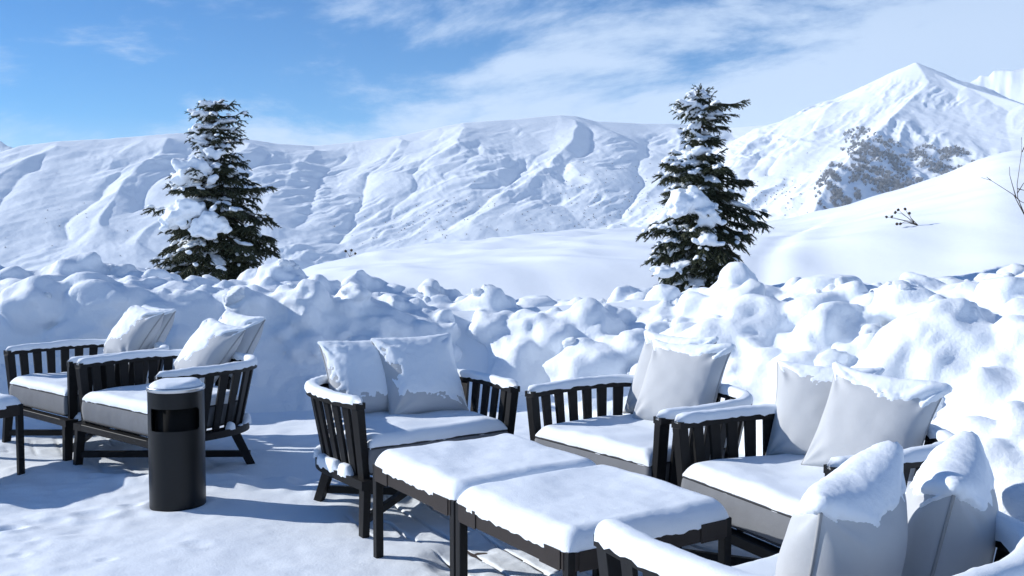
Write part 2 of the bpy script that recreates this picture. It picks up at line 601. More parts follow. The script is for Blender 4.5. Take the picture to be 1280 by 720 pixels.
# ================================================================== snow slope behind the bank
CREST = np.array([  # px, py, range
    (-500, 470, 24), (0, 400, 26), (250, 362, 28), (350, 346, 30), (410, 331, 33), (470, 318, 36), (540, 308, 40), (640, 296, 46), (720, 290, 50),
    (800, 288, 52), (880, 286, 54), (950, 279, 55), (1000, 273, 55), (1050, 262, 55), (1110, 243, 54), (1170, 225, 53), (1215, 208, 52), (1245, 193, 51),
    (1290, 189, 50), (1400, 182, 48), (1700, 150, 46), (2200, 150, 44)], float)
_caz = np.arctan2([ray(p[0], p[1])[0] for p in CREST], [ray(p[0], p[1])[1] for p in CREST])
_cz = np.array([at_range(*p)[2] for p in CREST])
_cr = CREST[:, 2]
_da = np.linspace(_caz[0], _caz[-1], 700)


def _soft(v):
    k = np.hanning(31)
    return np.convolve(np.pad(np.interp(_da, _caz, v), 15, mode='edge'), k / k.sum(), mode='valid')


_cz, _cr, _caz = _soft(_cz), _soft(_cr), _da


def hill_z(x, y):
    x, y = np.asarray(x, float), np.asarray(y, float)
    r = np.hypot(x, y)
    a = np.arctan2(x, np.maximum(y, 0.01))
    rc = np.interp(a, _caz, _cr)
    zc = np.interp(a, _caz, _cz)
    base = np.interp(a, [R(-40), R(-18), R(-6), R(8), R(20), R(30), R(45)], [0.3, 0.60, 0.80, 0.93, 0.98, 0.95, 0.9])
    t = (r - 9.5) / (rc - 9.5)
    tt = np.clip(t, 0, 1)
    shape = tt + 0.11 * np.sin(np.pi * tt) * np.sign(zc - base)
    z = base + (zc - base) * shape
    z = z + (0.10 + 0.10 * sstep(0.1, 0.6, t)) * sstep(0, 0.15, t) * fbm(x / 6.0, y / 9.0, 0.7, 3) + 0.05 * sstep(.1, .3, t) * ridged(x / 2.2 + y / 9, y / 7.0, 2) + 0.035 * sstep(0, .1, t) * fbm(x / 1.3 + y / 5, y / 2.5, 1.7, 2)
    # a shallow groove with a raised lip curving up past the right-hand fir
    tx = 2.9 + (y - 12) * 0.30 + 0.004 * (y - 12) ** 2
    dd = (x - tx) / 0.28
    z = z - 0.06 * np.exp(-dd * dd) * sstep(12, 14, y) * (1 - sstep(24, 32, y)) + 0.03 * np.exp(-((x - tx - 0.5) / 0.35) ** 2) * sstep(12, 14, y) * (1 - sstep(24, 32, y))
    z = z - 0.50 * np.exp(-((y - 12.7 - 0.06 * np.minimum(x, 0) * -1) / 2.6) ** 4)          # unseen dip between bank and slope, added to hide the firs' shadows
    over = np.maximum(r - rc, 0)
    return z - 0.0035 * over ** 2 - 0.02 * over


na, nr = 420, 260
az = np.linspace(R(-62), R(62), na)
rr = np.concatenate([np.geomspace(7.0, 70, 220), np.linspace(72, 180, 40)])
AZ, RR = np.meshgrid(az, rr, indexing='ij')
X, Y = np.sin(AZ) * RR, np.cos(AZ) * RR
Z = hill_z(X, Y)
Z = np.where(RR < 9.3, Z - (9.3 - RR) * 1.2, Z)
tag(link('snow_slope', raw_mesh('snow_slope', np.stack([X, Y, Z], -1).reshape(-1, 3), grid_faces(na, nr)[:, ::-1]), M['snow_field']), kind='structure')

# ================================================================== ploughed snow bank
BANK = np.array([  # foot x, foot y, crest px, crest py, crest depth
    (-9.0, 3.2, -780, 330, 6.6), (-7.4, 5.6, -420, 312, 7.8), (-6.2, 7.2, -160, 322, 8.6), (-4.8, 7.9, -10, 334, 9.0), (-3.6, 8.1, 100, 333, 9.3), (-2.9, 8.15, 190, 342, 9.5), (-2.2, 8.2, 265, 350, 9.6),
    (-1.6, 8.3, 345, 338, 9.7), (-1.1, 8.45, 410, 352, 9.8), (-0.6, 8.6, 480, 353, 10.0), (-0.2, 8.7, 545, 364, 10.2), (0.25, 8.55, 620, 371, 10.2), (0.6, 8.2, 690, 371, 10.0),
    (0.95, 7.7, 760, 374, 9.9), (1.3, 7.1, 830, 364, 9.6), (1.6, 6.6, 920, 352, 9.2), (1.85, 6.1, 1000, 358, 8.7), (2.0, 5.55, 1100, 358, 8.2), (2.12, 5.0, 1200, 351, 7.6),
    (2.2, 4.4, 1310, 345, 6.9), (2.25, 3.7, 1460, 340, 6.1), (2.4, 2.7, 1700, 350, 5.2), (3.1, 1.0, 2300, 350, 4.0)])
foot = np.c_[BANK[:, 0], BANK[:, 1], np.zeros(len(BANK))]
crest = np.array([at_depth(*p[2:]) for p in BANK])
ns, nt = 460, 46
s_in = np.linspace(0, 1, len(BANK))
s_out = np.linspace(0, 1, ns)


def smooth_interp(c):
    v = np.interp(s_out, s_in, c)
    k = np.hanning(21)
    k /= k.sum()
    return np.convolve(np.pad(v, 10, mode='edge'), k, mode='valid')


FT = np.stack([smooth_interp(foot[:, k]) for k in range(3)], -1)
CR = np.stack([smooth_interp(crest[:, k]) for k in range(3)], -1)
t = np.concatenate([np.linspace(-0.04, 1, 32), np.linspace(1.06, 2.0, nt - 32)])
T, S = np.meshgrid(t, s_out)
BX = FT[:, None, 0] + (CR - FT)[:, None, 0] * T
BY = FT[:, None, 1] + (CR - FT)[:, None, 1] * T
leftness = 1 - sstep(0.50, 0.66, S)
tc = np.clip(T, 0, 1)
prof_l = 0.10 * sstep(0, 0.10, tc) + 0.74 * sstep(0.06, 0.42, tc) + 0.16 * tc
prof_r = 1 - (1 - tc) ** 1.45
prof = prof_l * leftness + prof_r * (1 - leftness)
BZ = CR[:, None, 2] * prof - 0.05
BZ = np.where(T > 1, CR[:, None, 2] - (T - 1) ** 1.3 * 0.55, BZ)
env = sstep(-0.02, 0.25, T)
BZ = BZ + env * (0.13 * fbm(BX / 0.9, BY / 0.9, 3.1, 3) + 0.06 * fbm(BX / 0.3, BY / 0.3, 6.1, 2))
top = np.stack([BX, BY, BZ], -1).reshape(-1, 3)
bot = top.copy()
bot[:, 2] = -0.45
n_ = ns * nt
tf = grid_faces(ns, nt)[:, ::-1]
bf = tf[:, ::-1] + n_
loop = [i * nt for i in range(ns)] + [(ns - 1) * nt + j for j in range(1, nt)] + [i * nt + nt - 1 for i in range(ns - 2, -1, -1)] + [j for j in range(nt - 2, 0, -1)]
loop = np.array(loop)
nx = np.roll(loop, -1)
sf = np.stack([loop, nx, nx + n_, loop + n_], -1)
core = (np.concatenate([top, bot]), np.concatenate([tf, bf, sf]))

rs = np.random.RandomState(11)
core_pts = top


def on_bank(px, py):
    """Where the sight line through a pixel meets the bank's body."""
    d = ray(px, py)
    v = core_pts - np.array([0, 0, CAM_H])
    tt = v @ d / (d @ d)
    dist = np.linalg.norm(v - tt[:, None] * d, axis=1)
    ok = dist < 0.07
    if ok.any():
        return core_pts[ok][np.argmin(tt[ok])]
    return core_pts[np.argmin(dist)]


pieces = [core]
# the clods that can be picked out in the photograph: px, py, radius in px, squash
MARKED = [(350, 325, 30, (1.1, 1, .8)), (312, 335, 18, (1.2, 1, .7)), (400, 345, 22, (1, 1, .8)), (440, 352, 20, (1, 1, .9)), (75, 325, 16, (1, 1, .9)), (20, 332, 18, (1.2, 1, .7)),
          (110, 340, 22, (1.4, 1, .6)), (35, 370, 38, (1.1, 1, .9)), (110, 378, 40, (1.2, .8, .8)), (95, 405, 34, (1.2, 1, .7)), (140, 356, 30, (1.4, 1, .6)), (215, 352, 22, (1.4, 1, .6)),
          (260, 345, 20, (1.3, 1, .6)), (300, 375, 26, (1, 1, 1)), (215, 420, 18, (1, 1, 1)), (190, 385, 22, (1.2, 1, .8)), (390, 360, 26, (1, 1, .9)), (370, 372, 22, (1.1, 1, .8)), (388, 395, 22, (1, 1, .9)),
          (350, 408, 12, (1, 1, .9)), (365, 440, 16, (1, 1, 1)), (385, 425, 22, (1, 1, .9)), (480, 402, 20, (1.2, 1, .8)), (440, 412, 12, (1.2, 1, .7)), (460, 418, 18, (1.6, 1, .5)), (505, 408, 12, (1.3, 1, .7)),
          (562, 390, 14, (.8, 1, 1.1)), (592, 390, 9, (1, 1, .8)), (540, 408, 14, (1.2, 1, .7)), (560, 416, 17, (1.5, 1, .6)), (610, 400, 30, (1.2, 1, .9)), (660, 400, 30, (1.1, 1, 1)), (700, 378, 22, (1.2, 1, .7)),
          (665, 372, 22, (1.4, 1, .5)), (740, 370, 14, (1.4, 1, .7)), (720, 380, 18, (1.3, 1, .7)), (690, 410, 34, (1, 1, 1.1)), (640, 440, 46, (1, 1, 1.1)), (730, 400, 40, (1.1, 1, 1)), (740, 450, 50, (1.1, 1, 1)),
          (826, 368, 26, (.85, .8, 1.15)), (795, 383, 20, (1.2, 1, .8)), (920, 345, 26, (.9, 1, 1.15)), (905, 365, 24, (1, 1, 1)), (870, 370, 24, (1.2, 1, .8)), (765, 385, 22, (1.2, 1, .8)), (850, 392, 16, (1.2, 1, .7)),
          (950, 358, 24, (1.3, 1, .8)), (985, 350, 16, (1.3, 1, .7)), (1060, 360, 26, (.9, 1, 1)), (1090, 372, 22, (1.1, 1, .9)), (1150, 352, 32, (1.5, 1, .5)), (1130, 352, 22, (1.2, 1, .6)), (1250, 358, 36, (1.1, 1, .9)),
          (1280, 380, 30, (1, 1, 1)), (1155, 420, 96, (1.1, .8, .75)), (1270, 410, 34, (1, 1, .9)), (1180, 380, 40, (1.4, 1, .6)), (1010, 375, 34, (1.2, 1, .8)), (960, 390, 44, (1.2, 1, .9)), (1040, 400, 50, (1.2, 1, .9)),
          (890, 410, 44, (1.2, 1, .8)), (840, 420, 36, (1.2, 1, .8)), (950, 440, 20, (1.3, 1, .8)), (985, 440, 14, (1.2, 1, .8)), (930, 450, 26, (1.3, 1, .7)), (795, 420, 30, (1.2, 1, .9)), (770, 440, 26, (1.2, 1, 1)),
          (1000, 450, 30, (1.3, 1, .6)), (1245, 470, 44, (1.1, 1, .8)), (1270, 510, 36, (1.1, 1, .7)), (1220, 520, 30, (1.2, 1, .6)), (1235, 560, 44, (1, 1, .8)), (1270, 600, 40, (1, 1, 1)), (1215, 440, 24, (1, 1, 1))]
for px, py, rp, sq in MARKED:
    c = on_bank(px, py + rp * 0.15)
    r_ = rp / F_PX * c[1]
    pieces.append(lump(rs, c - np.array([0, 0, 0.15 * r_]), r_, sq, 0.25, 0.3, 3 if rp > 25 else 2))
# and the rubble between them, thicker on the crest and to the right
for k in range(400):
    s = rs.uniform(0.04, 0.97)
    right = s > 0.5
    tq = rs.beta(2.2, 1.3) * 1.08 if not right else rs.uniform(0.08, 1.12)
    if not right and tq < 0.5 and rs.rand() < 0.25:
        continue
    i = int(s * (ns - 1))
    j = int(np.argmin(abs(t - tq)))
    c = np.array([BX[i, j], BY[i, j], BZ[i, j]])
    r_ = 0.045 * math.exp(rs.normal() * 0.55) * (1.25 if right else 1.0)
    pieces.append(lump(rs, c + np.array([0, 0, r_ * rs.uniform(-0.2, 0.35)]), min(r_ * 1.15, 0.22), (1.35, 1, rs.uniform(.5, .8)), 0.5, 0.35))
bank_me = voxel_union(pieces, 0.030, 3, 0.5)


def bank_rough(co, no):
    x, y, z = co.T
    patch = sstep(0.0, 0.45, fbm(x / 0.7, y / 0.7, z / 0.7, 2))
    wx_, wy_, wz_ = (c_ + 0.05 * perlin(x / 0.21 + k_, y / 0.21, z / 0.21) for c_, k_ in ((x, 0), (y, 40), (z, 80)))
    big = np.abs(perlin(wx_ / 0.42, wy_ / 0.42, wz_ / 0.42))
    mid = np.abs(perlin(wx_ / 0.17 + 9, wy_ / 0.17, wz_ / 0.17))
    return 0.06 * (big - 0.22) + 0.034 * (mid - 0.2) * (0.2 + patch) + 0.010 * fbm(x / 0.07, y / 0.07, z / 0.07, 2) * patch


displace(bank_me, bank_rough)
bank = tag(link('snow_bank', bank_me, M['snow_bank']), kind='structure')
# loose clods lying on the bank, each its own piece
nv_ = len(bank_me.vertices)
bco = np.empty(nv_ * 3, np.float32)
bno = np.empty(nv_ * 3, np.float32)
bank_me.vertices.foreach_get('co', bco)
bank_me.vertex_normals.foreach_get('vector', bno)
bco, bno = bco.reshape(-1, 3), bno.reshape(-1, 3)
rs = np.random.RandomState(29)
CLODS = []
for k in range(10):
    v, f = lump(rs, (0, 0, 0), 1.0, (1.2, 1.0, 0.85), 0.0, 0.3, 3)
    v = v + 0.07 * fbm(v[:, 0] * 2.4, v[:, 1] * 2.4, v[:, 2] * 2.4 + k, 2)[:, None] * v
    me_ = raw_mesh('snow_clod', v, f)
    me_.materials.append(M['snow_bank'])
    CLODS.append(me_)
ppx = 640 + F_PX * bco[:, 0] / np.maximum(bco[:, 1], 0.1)
seen = np.where((bco[:, 2] > 0.12) & (ppx > -60) & (ppx < 1340) & (bno[:, 2] > 0.25) & (bno @ np.array([0, -0.8, 0.6]) > 0.1))[0]
n_clod = 0
while n_clod < 95:
    i = rs.choice(seen)
    p = bco[i]
    left = ppx[i] < 560
    if left and p[2] < 0.75 and rs.rand() < 0.3:
        continue
    # clods come in small heaps
    for q in range(rs.randint(1, 5)):
        r_ = float(np.clip(0.050 * math.exp(rs.normal() * 0.5), 0.022, 0.15))
        o = link('snow_clod', CLODS[rs.randint(10)], None, bank)
        d = rs.normal(size=2) * 0.11 * (q > 0)
        j = np.argmin(((bco[seen] - p - np.array([d[0], d[1], 0])) ** 2).sum(1)) if q else None
        c = p if j is None else bco[seen[j]]
        o.location = (c[0], c[1], c[2] + r_ * rs.uniform(-0.4, 0.1))
        o.scale = (r_, r_, r_ * rs.uniform(0.75, 1.0))
        o.rotation_euler = (rs.normal() * 0.4, rs.normal() * 0.4, rs.uniform(0, 6.28))
        n_clod += 1

# ================================================================== terrace: deck boards under snow
TTH = R(-56.8)
TAB = np.array([-0.662, 4.56])
TA, TB_, TH = 0.781, 0.782, 0.452
CHAIRS = dict(A=(-3.338, 6.851, -39.9), B=(-2.496, 6.149, -39.2), C=(-0.382, 5.194, 34.7), D=(0.397, 4.916, -52.1), E=(0.971, 4.003, -64.0), F=(0.666, 3.01, 213.5))
BIN = (-1.885, 5.45)

deck = link('terrace_deck', MB().box(-16, 9, -9, 12, -0.33, -0.105).mesh('terrace_deck'), M['board'])
tag(deck, kind='structure')
BA = R(-60)
bdir, bnor = np.array([math.cos(BA), math.sin(BA)]), np.array([-math.sin(BA), math.cos(BA)])
BW, BGAP = 0.168, 0.014
board_me = MB().box(-1.6, 1.6, -(BW - BGAP) / 2, (BW - BGAP) / 2, -0.045, 0).mesh('board', bevel=0.003)
board_me.materials.append(M['board'])
b0 = np.array([-0.30, 4.72])
off0 = b0 @ bnor
for k in range(-13, 15):
    for q in (-1, 0):
        c = bnor * (off0 + k * BW) + bdir * (b0 @ bdir + 0.6 + q * 3.21 + (0.8 if k % 2 else 0))
        o = link('board', board_me, None, deck)
        o.location = (c[0], c[1], -0.032 - 0.003 * ((k * 7) % 3))

# where the snow lies thin, below the furniture
thin_spots = [(-0.52, 5.22, 0.42, 0.95), (0.12, 4.62, 0.50, 0.97), (0.30, 4.15, 0.45, 0.97), (0.9, 5.1, 0.6, .8), (-2.35, 6.55, 0.55, 0.55), (-3.2, 7.1, 0.5, 0.5), (1.3, 4.2, .5, .8), (0.35, 3.75, 0.75, 0.9), (1.0, 2.6, .5, .8)]


def snow_top(x, y):
    x, y = np.asarray(x, float), np.asarray(y, float)
    thick = 0.036 + 0.018 * fbm(x / 0.9, y / 0.9, 0.4, 3) + 0.004 * fbm(x / 0.16, y / 0.16, 2.4, 2)
    thin = np.zeros(x.shape)
    for cx, cy, r_, a in thin_spots:
        d = np.hypot(x - cx, y - cy) / r_
        thin = np.maximum(thin, a * (1 - sstep(0.55, 1.15, d + 0.35 * fbm(x / 0.4, y / 0.4, 7.7, 3))))
    z = thick * (1 - thin) + thin * (0.0015 + 0.012 * fbm(x / 0.22, y / 0.22, 5.5, 3))
    # joints between the boards sink in where the snow is thin
    u = (x * bnor[0] + y * bnor[1] - off0) / BW + 0.5
    j = np.abs(u - np.round(u)) * BW
    gap = np.exp(-(j / 0.0075) ** 2)
    z = z - thin * gap * (0.016 + 0.022 * np.clip(fbm(x / .35, y / .35, 9.1, 2) + .35, 0, 1))
    # drift heaped along the walkway, scuffed where someone walked
    hump = 0.055 * np.exp(-(((y - 5.82) + 0.16 * (x + 1.3)) / 0.16) ** 2) * sstep(-3.0, -2.2, x) * (1 - sstep(-1.0, -0.55, x)) * (1 + 0.6 * fbm(x / 0.18, y / 0.18, 3.3, 2))
    z = z + hump
    z = z + 0.02 * fbm(x / 0.35, y / 0.28, 11.2, 3) * sstep(-1.5, -2.6, x) * (1 - sstep(6.2, 6.8, y))
    for cx, cy, ra, dp in ((-2.62, 5.02, .07, .035), (-2.28, 5.28, .09, .03), (-2.15, 5.45, .05, .02), (-2.9, 4.75, .05, .016), (-1.55, 4.72, .06, .012), (-2.35, 4.6, .04, .012), (-1.9, 4.5, .04, .01)):
        d2 = ((x - cx) ** 2 + ((y - cy) * 1.3) ** 2) / ra ** 2
        dp = dp * 0.6
        z = z - dp * np.exp(-d2) + dp * 0.4 * np.exp(-((np.sqrt(d2) - 1.5) / 0.5) ** 2)
    # little collars round the feet of the bin
    d = np.hypot(x - BIN[0], y - BIN[1])
    z = z + 0.012 * np.exp(-((d - 0.18) / 0.05) ** 2)
    return z - 0.028


def ground_patch(xs, ys, name):
    XX, YY = np.meshgrid(xs, ys, indexing='ij')
    return np.stack([XX, YY, snow_top(XX, YY)], -1).reshape(-1, 3), grid_faces(len(xs), len(ys))


xs = np.concatenate([np.linspace(-16, -4.4, 40, endpoint=False), np.linspace(-4.4, -1.2, 190, endpoint=False), np.linspace(-1.2, 1.0, 315, endpoint=False), np.linspace(1.0, 2.6, 70, endpoint=False), np.linspace(2.6, 9, 30)])
ys = np.concatenate([np.linspace(-9, 3.2, 60, endpoint=False), np.linspace(3.2, 3.8, 26, endpoint=False), np.linspace(3.8, 5.9, 300, endpoint=False), np.linspace(5.9, 8.9, 190, endpoint=False), np.linspace(8.9, 11.5, 14)])
v, f = ground_patch(xs, ys, 'terrace_snow')
tag(link('terrace_snow', raw_mesh('terrace_snow', v, f), M['snow_rough']), kind='structure')


# ================================================================== snow shapes
def slab_snow(name, plan, z0, thick, seed, mat, parent, n=64, edge=0.10, droop=0.02, lump_amp=0.012):
    """Snow lying on a flat top; plan(a, b) maps [-1,1]^2 to (x, y)."""
    q = np.sin(np.linspace(-math.pi / 2, math.pi / 2, n))
    A, B = np.meshgrid(q, q, indexing='ij')
    x, y = plan(A, B)
    ea, eb = 1 - np.abs(A), 1 - np.abs(B)
    e = np.minimum(ea, eb)
    round_ = np.sqrt(np.clip(1 - (1 - np.clip(ea / edge, 0, 1)) ** 2, 0, 1)) * np.sqrt(np.clip(1 - (1 - np.clip(eb / edge, 0, 1)) ** 2, 0, 1))
    z = z0 + thick * round_ + lump_amp * round_ * fbm(x / 0.30 + seed, y / 0.30, seed * 1.7, 2)
    z = z + 0.0016 * round_ * fbm(x / 0.06 + seed, y / 0.06, 1.3, 2) + 0.010 * (1 - round_) * round_ * fbm(x / 0.05, y / 0.05 + seed, 7.3, 3)
    rim = e < 1e-6
    z = np.where(rim, z0 - droop * (0.35 + 0.9 * np.clip(0.5 + fbm(x / 0.05 + seed, y / 0.05, 3.0, 2), 0, 1)), z)
    bulge = 1 + 0.010 * np.clip(fbm(x / 0.09 - seed, y / 0.09, 4.4, 2), -1, 1)
    cx, cy = x.mean(), y.mean()
    x, y = cx + (x - cx) * np.where(e < edge, bulge, 1), cy + (y - cy) * np.where(e < edge, bulge, 1)
    o = link(name, raw_mesh(name, np.stack([x, y, z], -1).reshape(-1, 3), grid_faces(n, n)), mat, parent)
    return o


def strip_snow(name, path, width, height, seed, mat, parent, m=14, gaps=False):
    """Snow heaped along a rail; path = list of points on the rail's top."""
    P = np.array(path)
    n = len(P)
    tan = np.gradient(P, axis=0)
    tan /= np.linalg.norm(tan, axis=1)[:, None]
    side = np.stack([-tan[:, 1], tan[:, 0], np.zeros(n)], -1)
    arc = np.concatenate([[0], np.cumsum(np.linalg.norm(np.diff(P, axis=0), axis=1))])
    endd = np.minimum(arc, arc[-1] - arc)
    endr = np.sqrt(np.clip(1 - (1 - np.clip(endd / 0.05, 0, 1)) ** 2, 0.0, 1))
    h = height * (1 + 0.24 * fbm(arc / 0.3, seed, 0.2, 2)) * (0.2 + 0.8 * endr)
    w = width * (1 + 0.12 * fbm(arc / 0.15, seed + 5, 0.8, 3)) * (0.35 + 0.65 * endr)
    if gaps:
        k = sstep(-0.12, 0.16, fbm(arc / 0.16, seed + 9, 2.2, 2))
        h, w = h * k, w * (0.25 + 0.75 * k)
    ang = np.linspace(0, math.pi, m)
    ca, sa = np.sign(np.cos(ang)) * np.abs(np.cos(ang)) ** 0.7, np.sin(ang) ** 0.75
    V = P[:, None, :] + side[:, None, :] * (ca[None, :, None] * w[:, None, None] / 2)
    V[:, :, 2] += sa[None, :] * h[:, None] - 0.004
    V[:, 0, 2] -= 0.014 * np.clip(fbm(arc / 0.045, seed + 2, 1.0, 2) + .3, 0, 1)
    V[:, -1, 2] -= 0.014 * np.clip(fbm(arc / 0.045, seed + 3, 4.0, 2) + .3, 0, 1)
    V[:, 1:-1, 2] += 0.0035 * fbm(V[:, 1:-1, 0] / 0.035 + seed, V[:, 1:-1, 1] / 0.035, V[:, 1:-1, 2] / 0.035, 2) * (h > 0.01)[:, None]
    V[0, :, 2] = np.minimum(V[0, :, 2], P[0, 2] + 0.010 * sa)
    f = grid_faces(n, m)[:, ::-1]
    caps = [tuple(range(m)), tuple((n - 1) * m + k for k in range(m - 1, -1, -1))]
    me = raw_mesh(name, V.reshape(-1, 3), [tuple(q) for q in f] + caps)
    return link(name, me, mat, parent)


# ================================================================== lounge chair
CW = 0.495                                    # half width at the arm fronts
RAIL_Z, RING_Z = 0.68, 0.285


def horseshoe(n, half, flare, depth, v0=0.0, corner=2.7):
    """Plan of the rail: arm front (-), round the back, to the other arm front (+)."""
    out = []
    vs = 0.34
    arm = np.linspace(v0, vs, 40, endpoint=False)
    th = np.linspace(math.pi, 0, 160)
    left = [(-(half + flare * math.sin(0.5 * math.pi * (v - v0) / (vs - v0))), v) for v in arm]
    e = 2 / corner
    mid = [(math.copysign(abs(math.cos(a)) ** e, math.cos(a)) * (half + flare), vs + abs(math.sin(a)) ** e * (depth - vs)) for a in th]
    P = np.array(left + mid + [(-u, v) for u, v in left[::-1]])
    arc = np.concatenate([[0], np.cumsum(np.hypot(*np.diff(P, axis=0).T))])
    q = np.linspace(0, arc[-1], n)
    return np.stack([np.interp(q, arc, P[:, 0]), np.interp(q, arc, P[:, 1])], -1)


def band(path, w_in, w_out, z0, z1, name):
    """A flat curved board following a plan path."""
    P = np.array(path)
    tan = np.gradient(P, axis=0)
    tan /= np.linalg.norm(tan, axis=1)[:, None]
    outw = np.stack([-tan[:, 1], tan[:, 0]], -1)
    a, b = P - outw * w_in, P + outw * w_out
    V, n = [], len(P)
    for i in range(n):
        V += [(*a[i], z0), (*b[i], z0), (*b[i], z1), (*a[i], z1)]
    F = []
    for i in range(n - 1):
        for k in range(4):
            F.append((i * 4 + k, i * 4 + (k + 1) % 4, i * 4 + 4 + (k + 1) % 4, i * 4 + 4 + k))
    F += [(3, 2, 1, 0), tuple((n - 1) * 4 + k for k in range(4))]
    me = raw_mesh(name, V, F, False)
    bm = bmesh.new()
    bm.from_mesh(me)
    bmesh.ops.recalc_face_normals(bm, faces=bm.faces)
    bm.to_mesh(me)
    bm.free()
    return me


RAIL = horseshoe(90, CW - 0.018, 0.035, 0.845, -0.015)
RINGP = horseshoe(90, CW - 0.05, 0.012, 0.775, -0.045)
rail_me = band(RAIL, 0.030, 0.030, RAIL_Z - 0.032, RAIL_Z, 'top_rail')
ring_me = band(RINGP, 0.045, 0.045, RING_Z - 0.045, RING_Z, 'seat_frame')
front_bar_me = MB().bar((-0.44, -0.012, 0.262), (0.44, -0.012, 0.262), 0.045, 0.06, (0, 0, 1)).mesh('front_bar', bevel=0.003)
for me_ in (rail_me, ring_me, front_bar_me):
    me_.materials.append(M['wood'])
SLATS = []
qs = horseshoe(1000, CW - 0.018, 0.035, 0.845, -0.015)
qr = horseshoe(1000, CW - 0.055, 0.010, 0.765, 0.0)
NSL = 23
for k in range(NSL):
    i = int((0.012 + 0.976 * k / (NSL - 1)) * 999)
    T_, B_ = qs[i], qr[i]
    tn = qs[min(i + 3, 999)] - qs[max(i - 3, 0)]
    post = k in (0, NSL - 1)
    me_ = MB().bar((*B_, RING_Z - 0.01), (*T_, RAIL_Z - 0.03), 0.052 if post else 0.047, 0.040 if post else 0.018, (tn[0], tn[1], 0), 0.058 if post else 0.062, 0.046 if post else 0.018).mesh('slat', bevel=0.002)
    me_.materials.append(M['wood'])
    SLATS.append(('post' if post else 'slat', me_))
LEGS = []
for u0, v0, u1, v1 in ((-0.455, -0.015, -0.475, -0.035), (0.455, -0.015, 0.475, -0.035), (-0.36, 0.60, -0.40, 0.735), (0.36, 0.60, 0.40, 0.735)):
    me_ = MB().bar((u0, v0, RING_Z - 0.03), (u1, v1, -0.045), 0.060, 0.042, (0.5 * (1 if u0 > 0 else -1), 1, 0) if v0 > .3 else (0, 1, 0), 0.050, 0.038).mesh('leg', bevel=0.003)
    me_.materials.append(M['wood'])
    LEGS.append(me_)
BRACES = []
for (a, b, z) in (((-0.47, -0.02), (0.39, 0.71), 0.075), ((0.47, -0.02), (-0.39, 0.71), 0.072)):
    me_ = MB().bar((*a, z), (*b, z), 0.042, 0.030, (0, 0, 1)).mesh('cross_brace', bevel=0.002)
    me_.materials.append(M['wood'])
    BRACES.append(me_)


def seat_plan(a, b):
    """Seat cushion plan: square front corners, rounded back."""
    k = 1 - 0.22 * sstep(0.3, 1.0, b) * (np.abs(a) ** 2) * 0 - 0.10 * sstep(0.2, 1.0, b)
    x = a * 0.425 * k
    y = 0.345 + b * 0.36 - 0.075 * np.clip(b, 0, 1) ** 2 * np.abs(a) ** 2.2
    return x, y


def cushion_mesh():
    n, nz = 34, 9
    q = np.linspace(-1, 1, n)
    per = [(x, -1) for x in q[:-1]] + [(1, y) for y in q[:-1]] + [(x, 1) for x in q[:0:-1]] + [(-1, y) for y in q[:0:-1]]
    per = np.array(per)
    px_, py_ = seat_plan(per[:, 0], per[:, 1])
    cx, cy = 0, 0.33
    V, L = [], len(per)
    z0, z1 = 0.292, 0.448
    prof = [(0.93, 0.0), (0.985, 0.012), (1.0, 0.03), (1.012, 0.07), (1.014, 0.10), (1.004, 0.135), (0.985, 0.15), (0.94, 0.156)]
    for sc, dz in prof:
        w = 0.006 * fbm(px_ / 0.05, py_ / 0.05, dz * 5, 2)
        V += [((x - cx) * (sc + ww) + cx, (y - cy) * (sc + ww) + cy, z0 + dz) for x, y, ww in zip(px_, py_, w)]
    F = [(i * L + k, i * L + (k + 1) % L, (i + 1) * L + (k + 1) % L, (i + 1) * L + k) for i in range(len(prof) - 1) for k in range(L)]
    F += [tuple(range(L - 1, -1, -1)), tuple((len(prof) - 1) * L + k for k in range(L))]
    me = raw_mesh('seat_cushion', V, F)
    pv = MB()
    loop_ = [((x - cx) * 0.992 + cx, (y - cy) * 0.992 + cy, z0 + 0.147) for x, y in zip(px_, py_)]
    pv.tube(loop_ + [loop_[0]], 0.0055, 5)
    loop_ = [((x - cx) * 0.992 + cx, (y - cy) * 0.992 + cy, z0 + 0.016) for x, y in zip(px_, py_)]
    pv.tube(loop_ + [loop_[0]], 0.005, 5)
    return me, pv.mesh('piping', True)


cushion_me, piping_me = cushion_mesh()
cushion_me.materials.append(M['fabric'])
piping_me.materials.append(M['piping'])

CHAIR_LABELS = dict(
    A='black slatted lounge chair with its back to the snow bank, beside the small table',
    B='black slatted lounge chair behind the dark litter bin, two snowy pillows',
    C='black slatted lounge chair at the joined tables, its armrest towards the litter bin',
    D='black slatted lounge chair between the snow bank and the long side of the joined tables',
    E='black slatted lounge chair holding the large pillow with a snow draped corner',
    F='black slatted lounge chair turned away, its pillows seen from behind, at the table end')


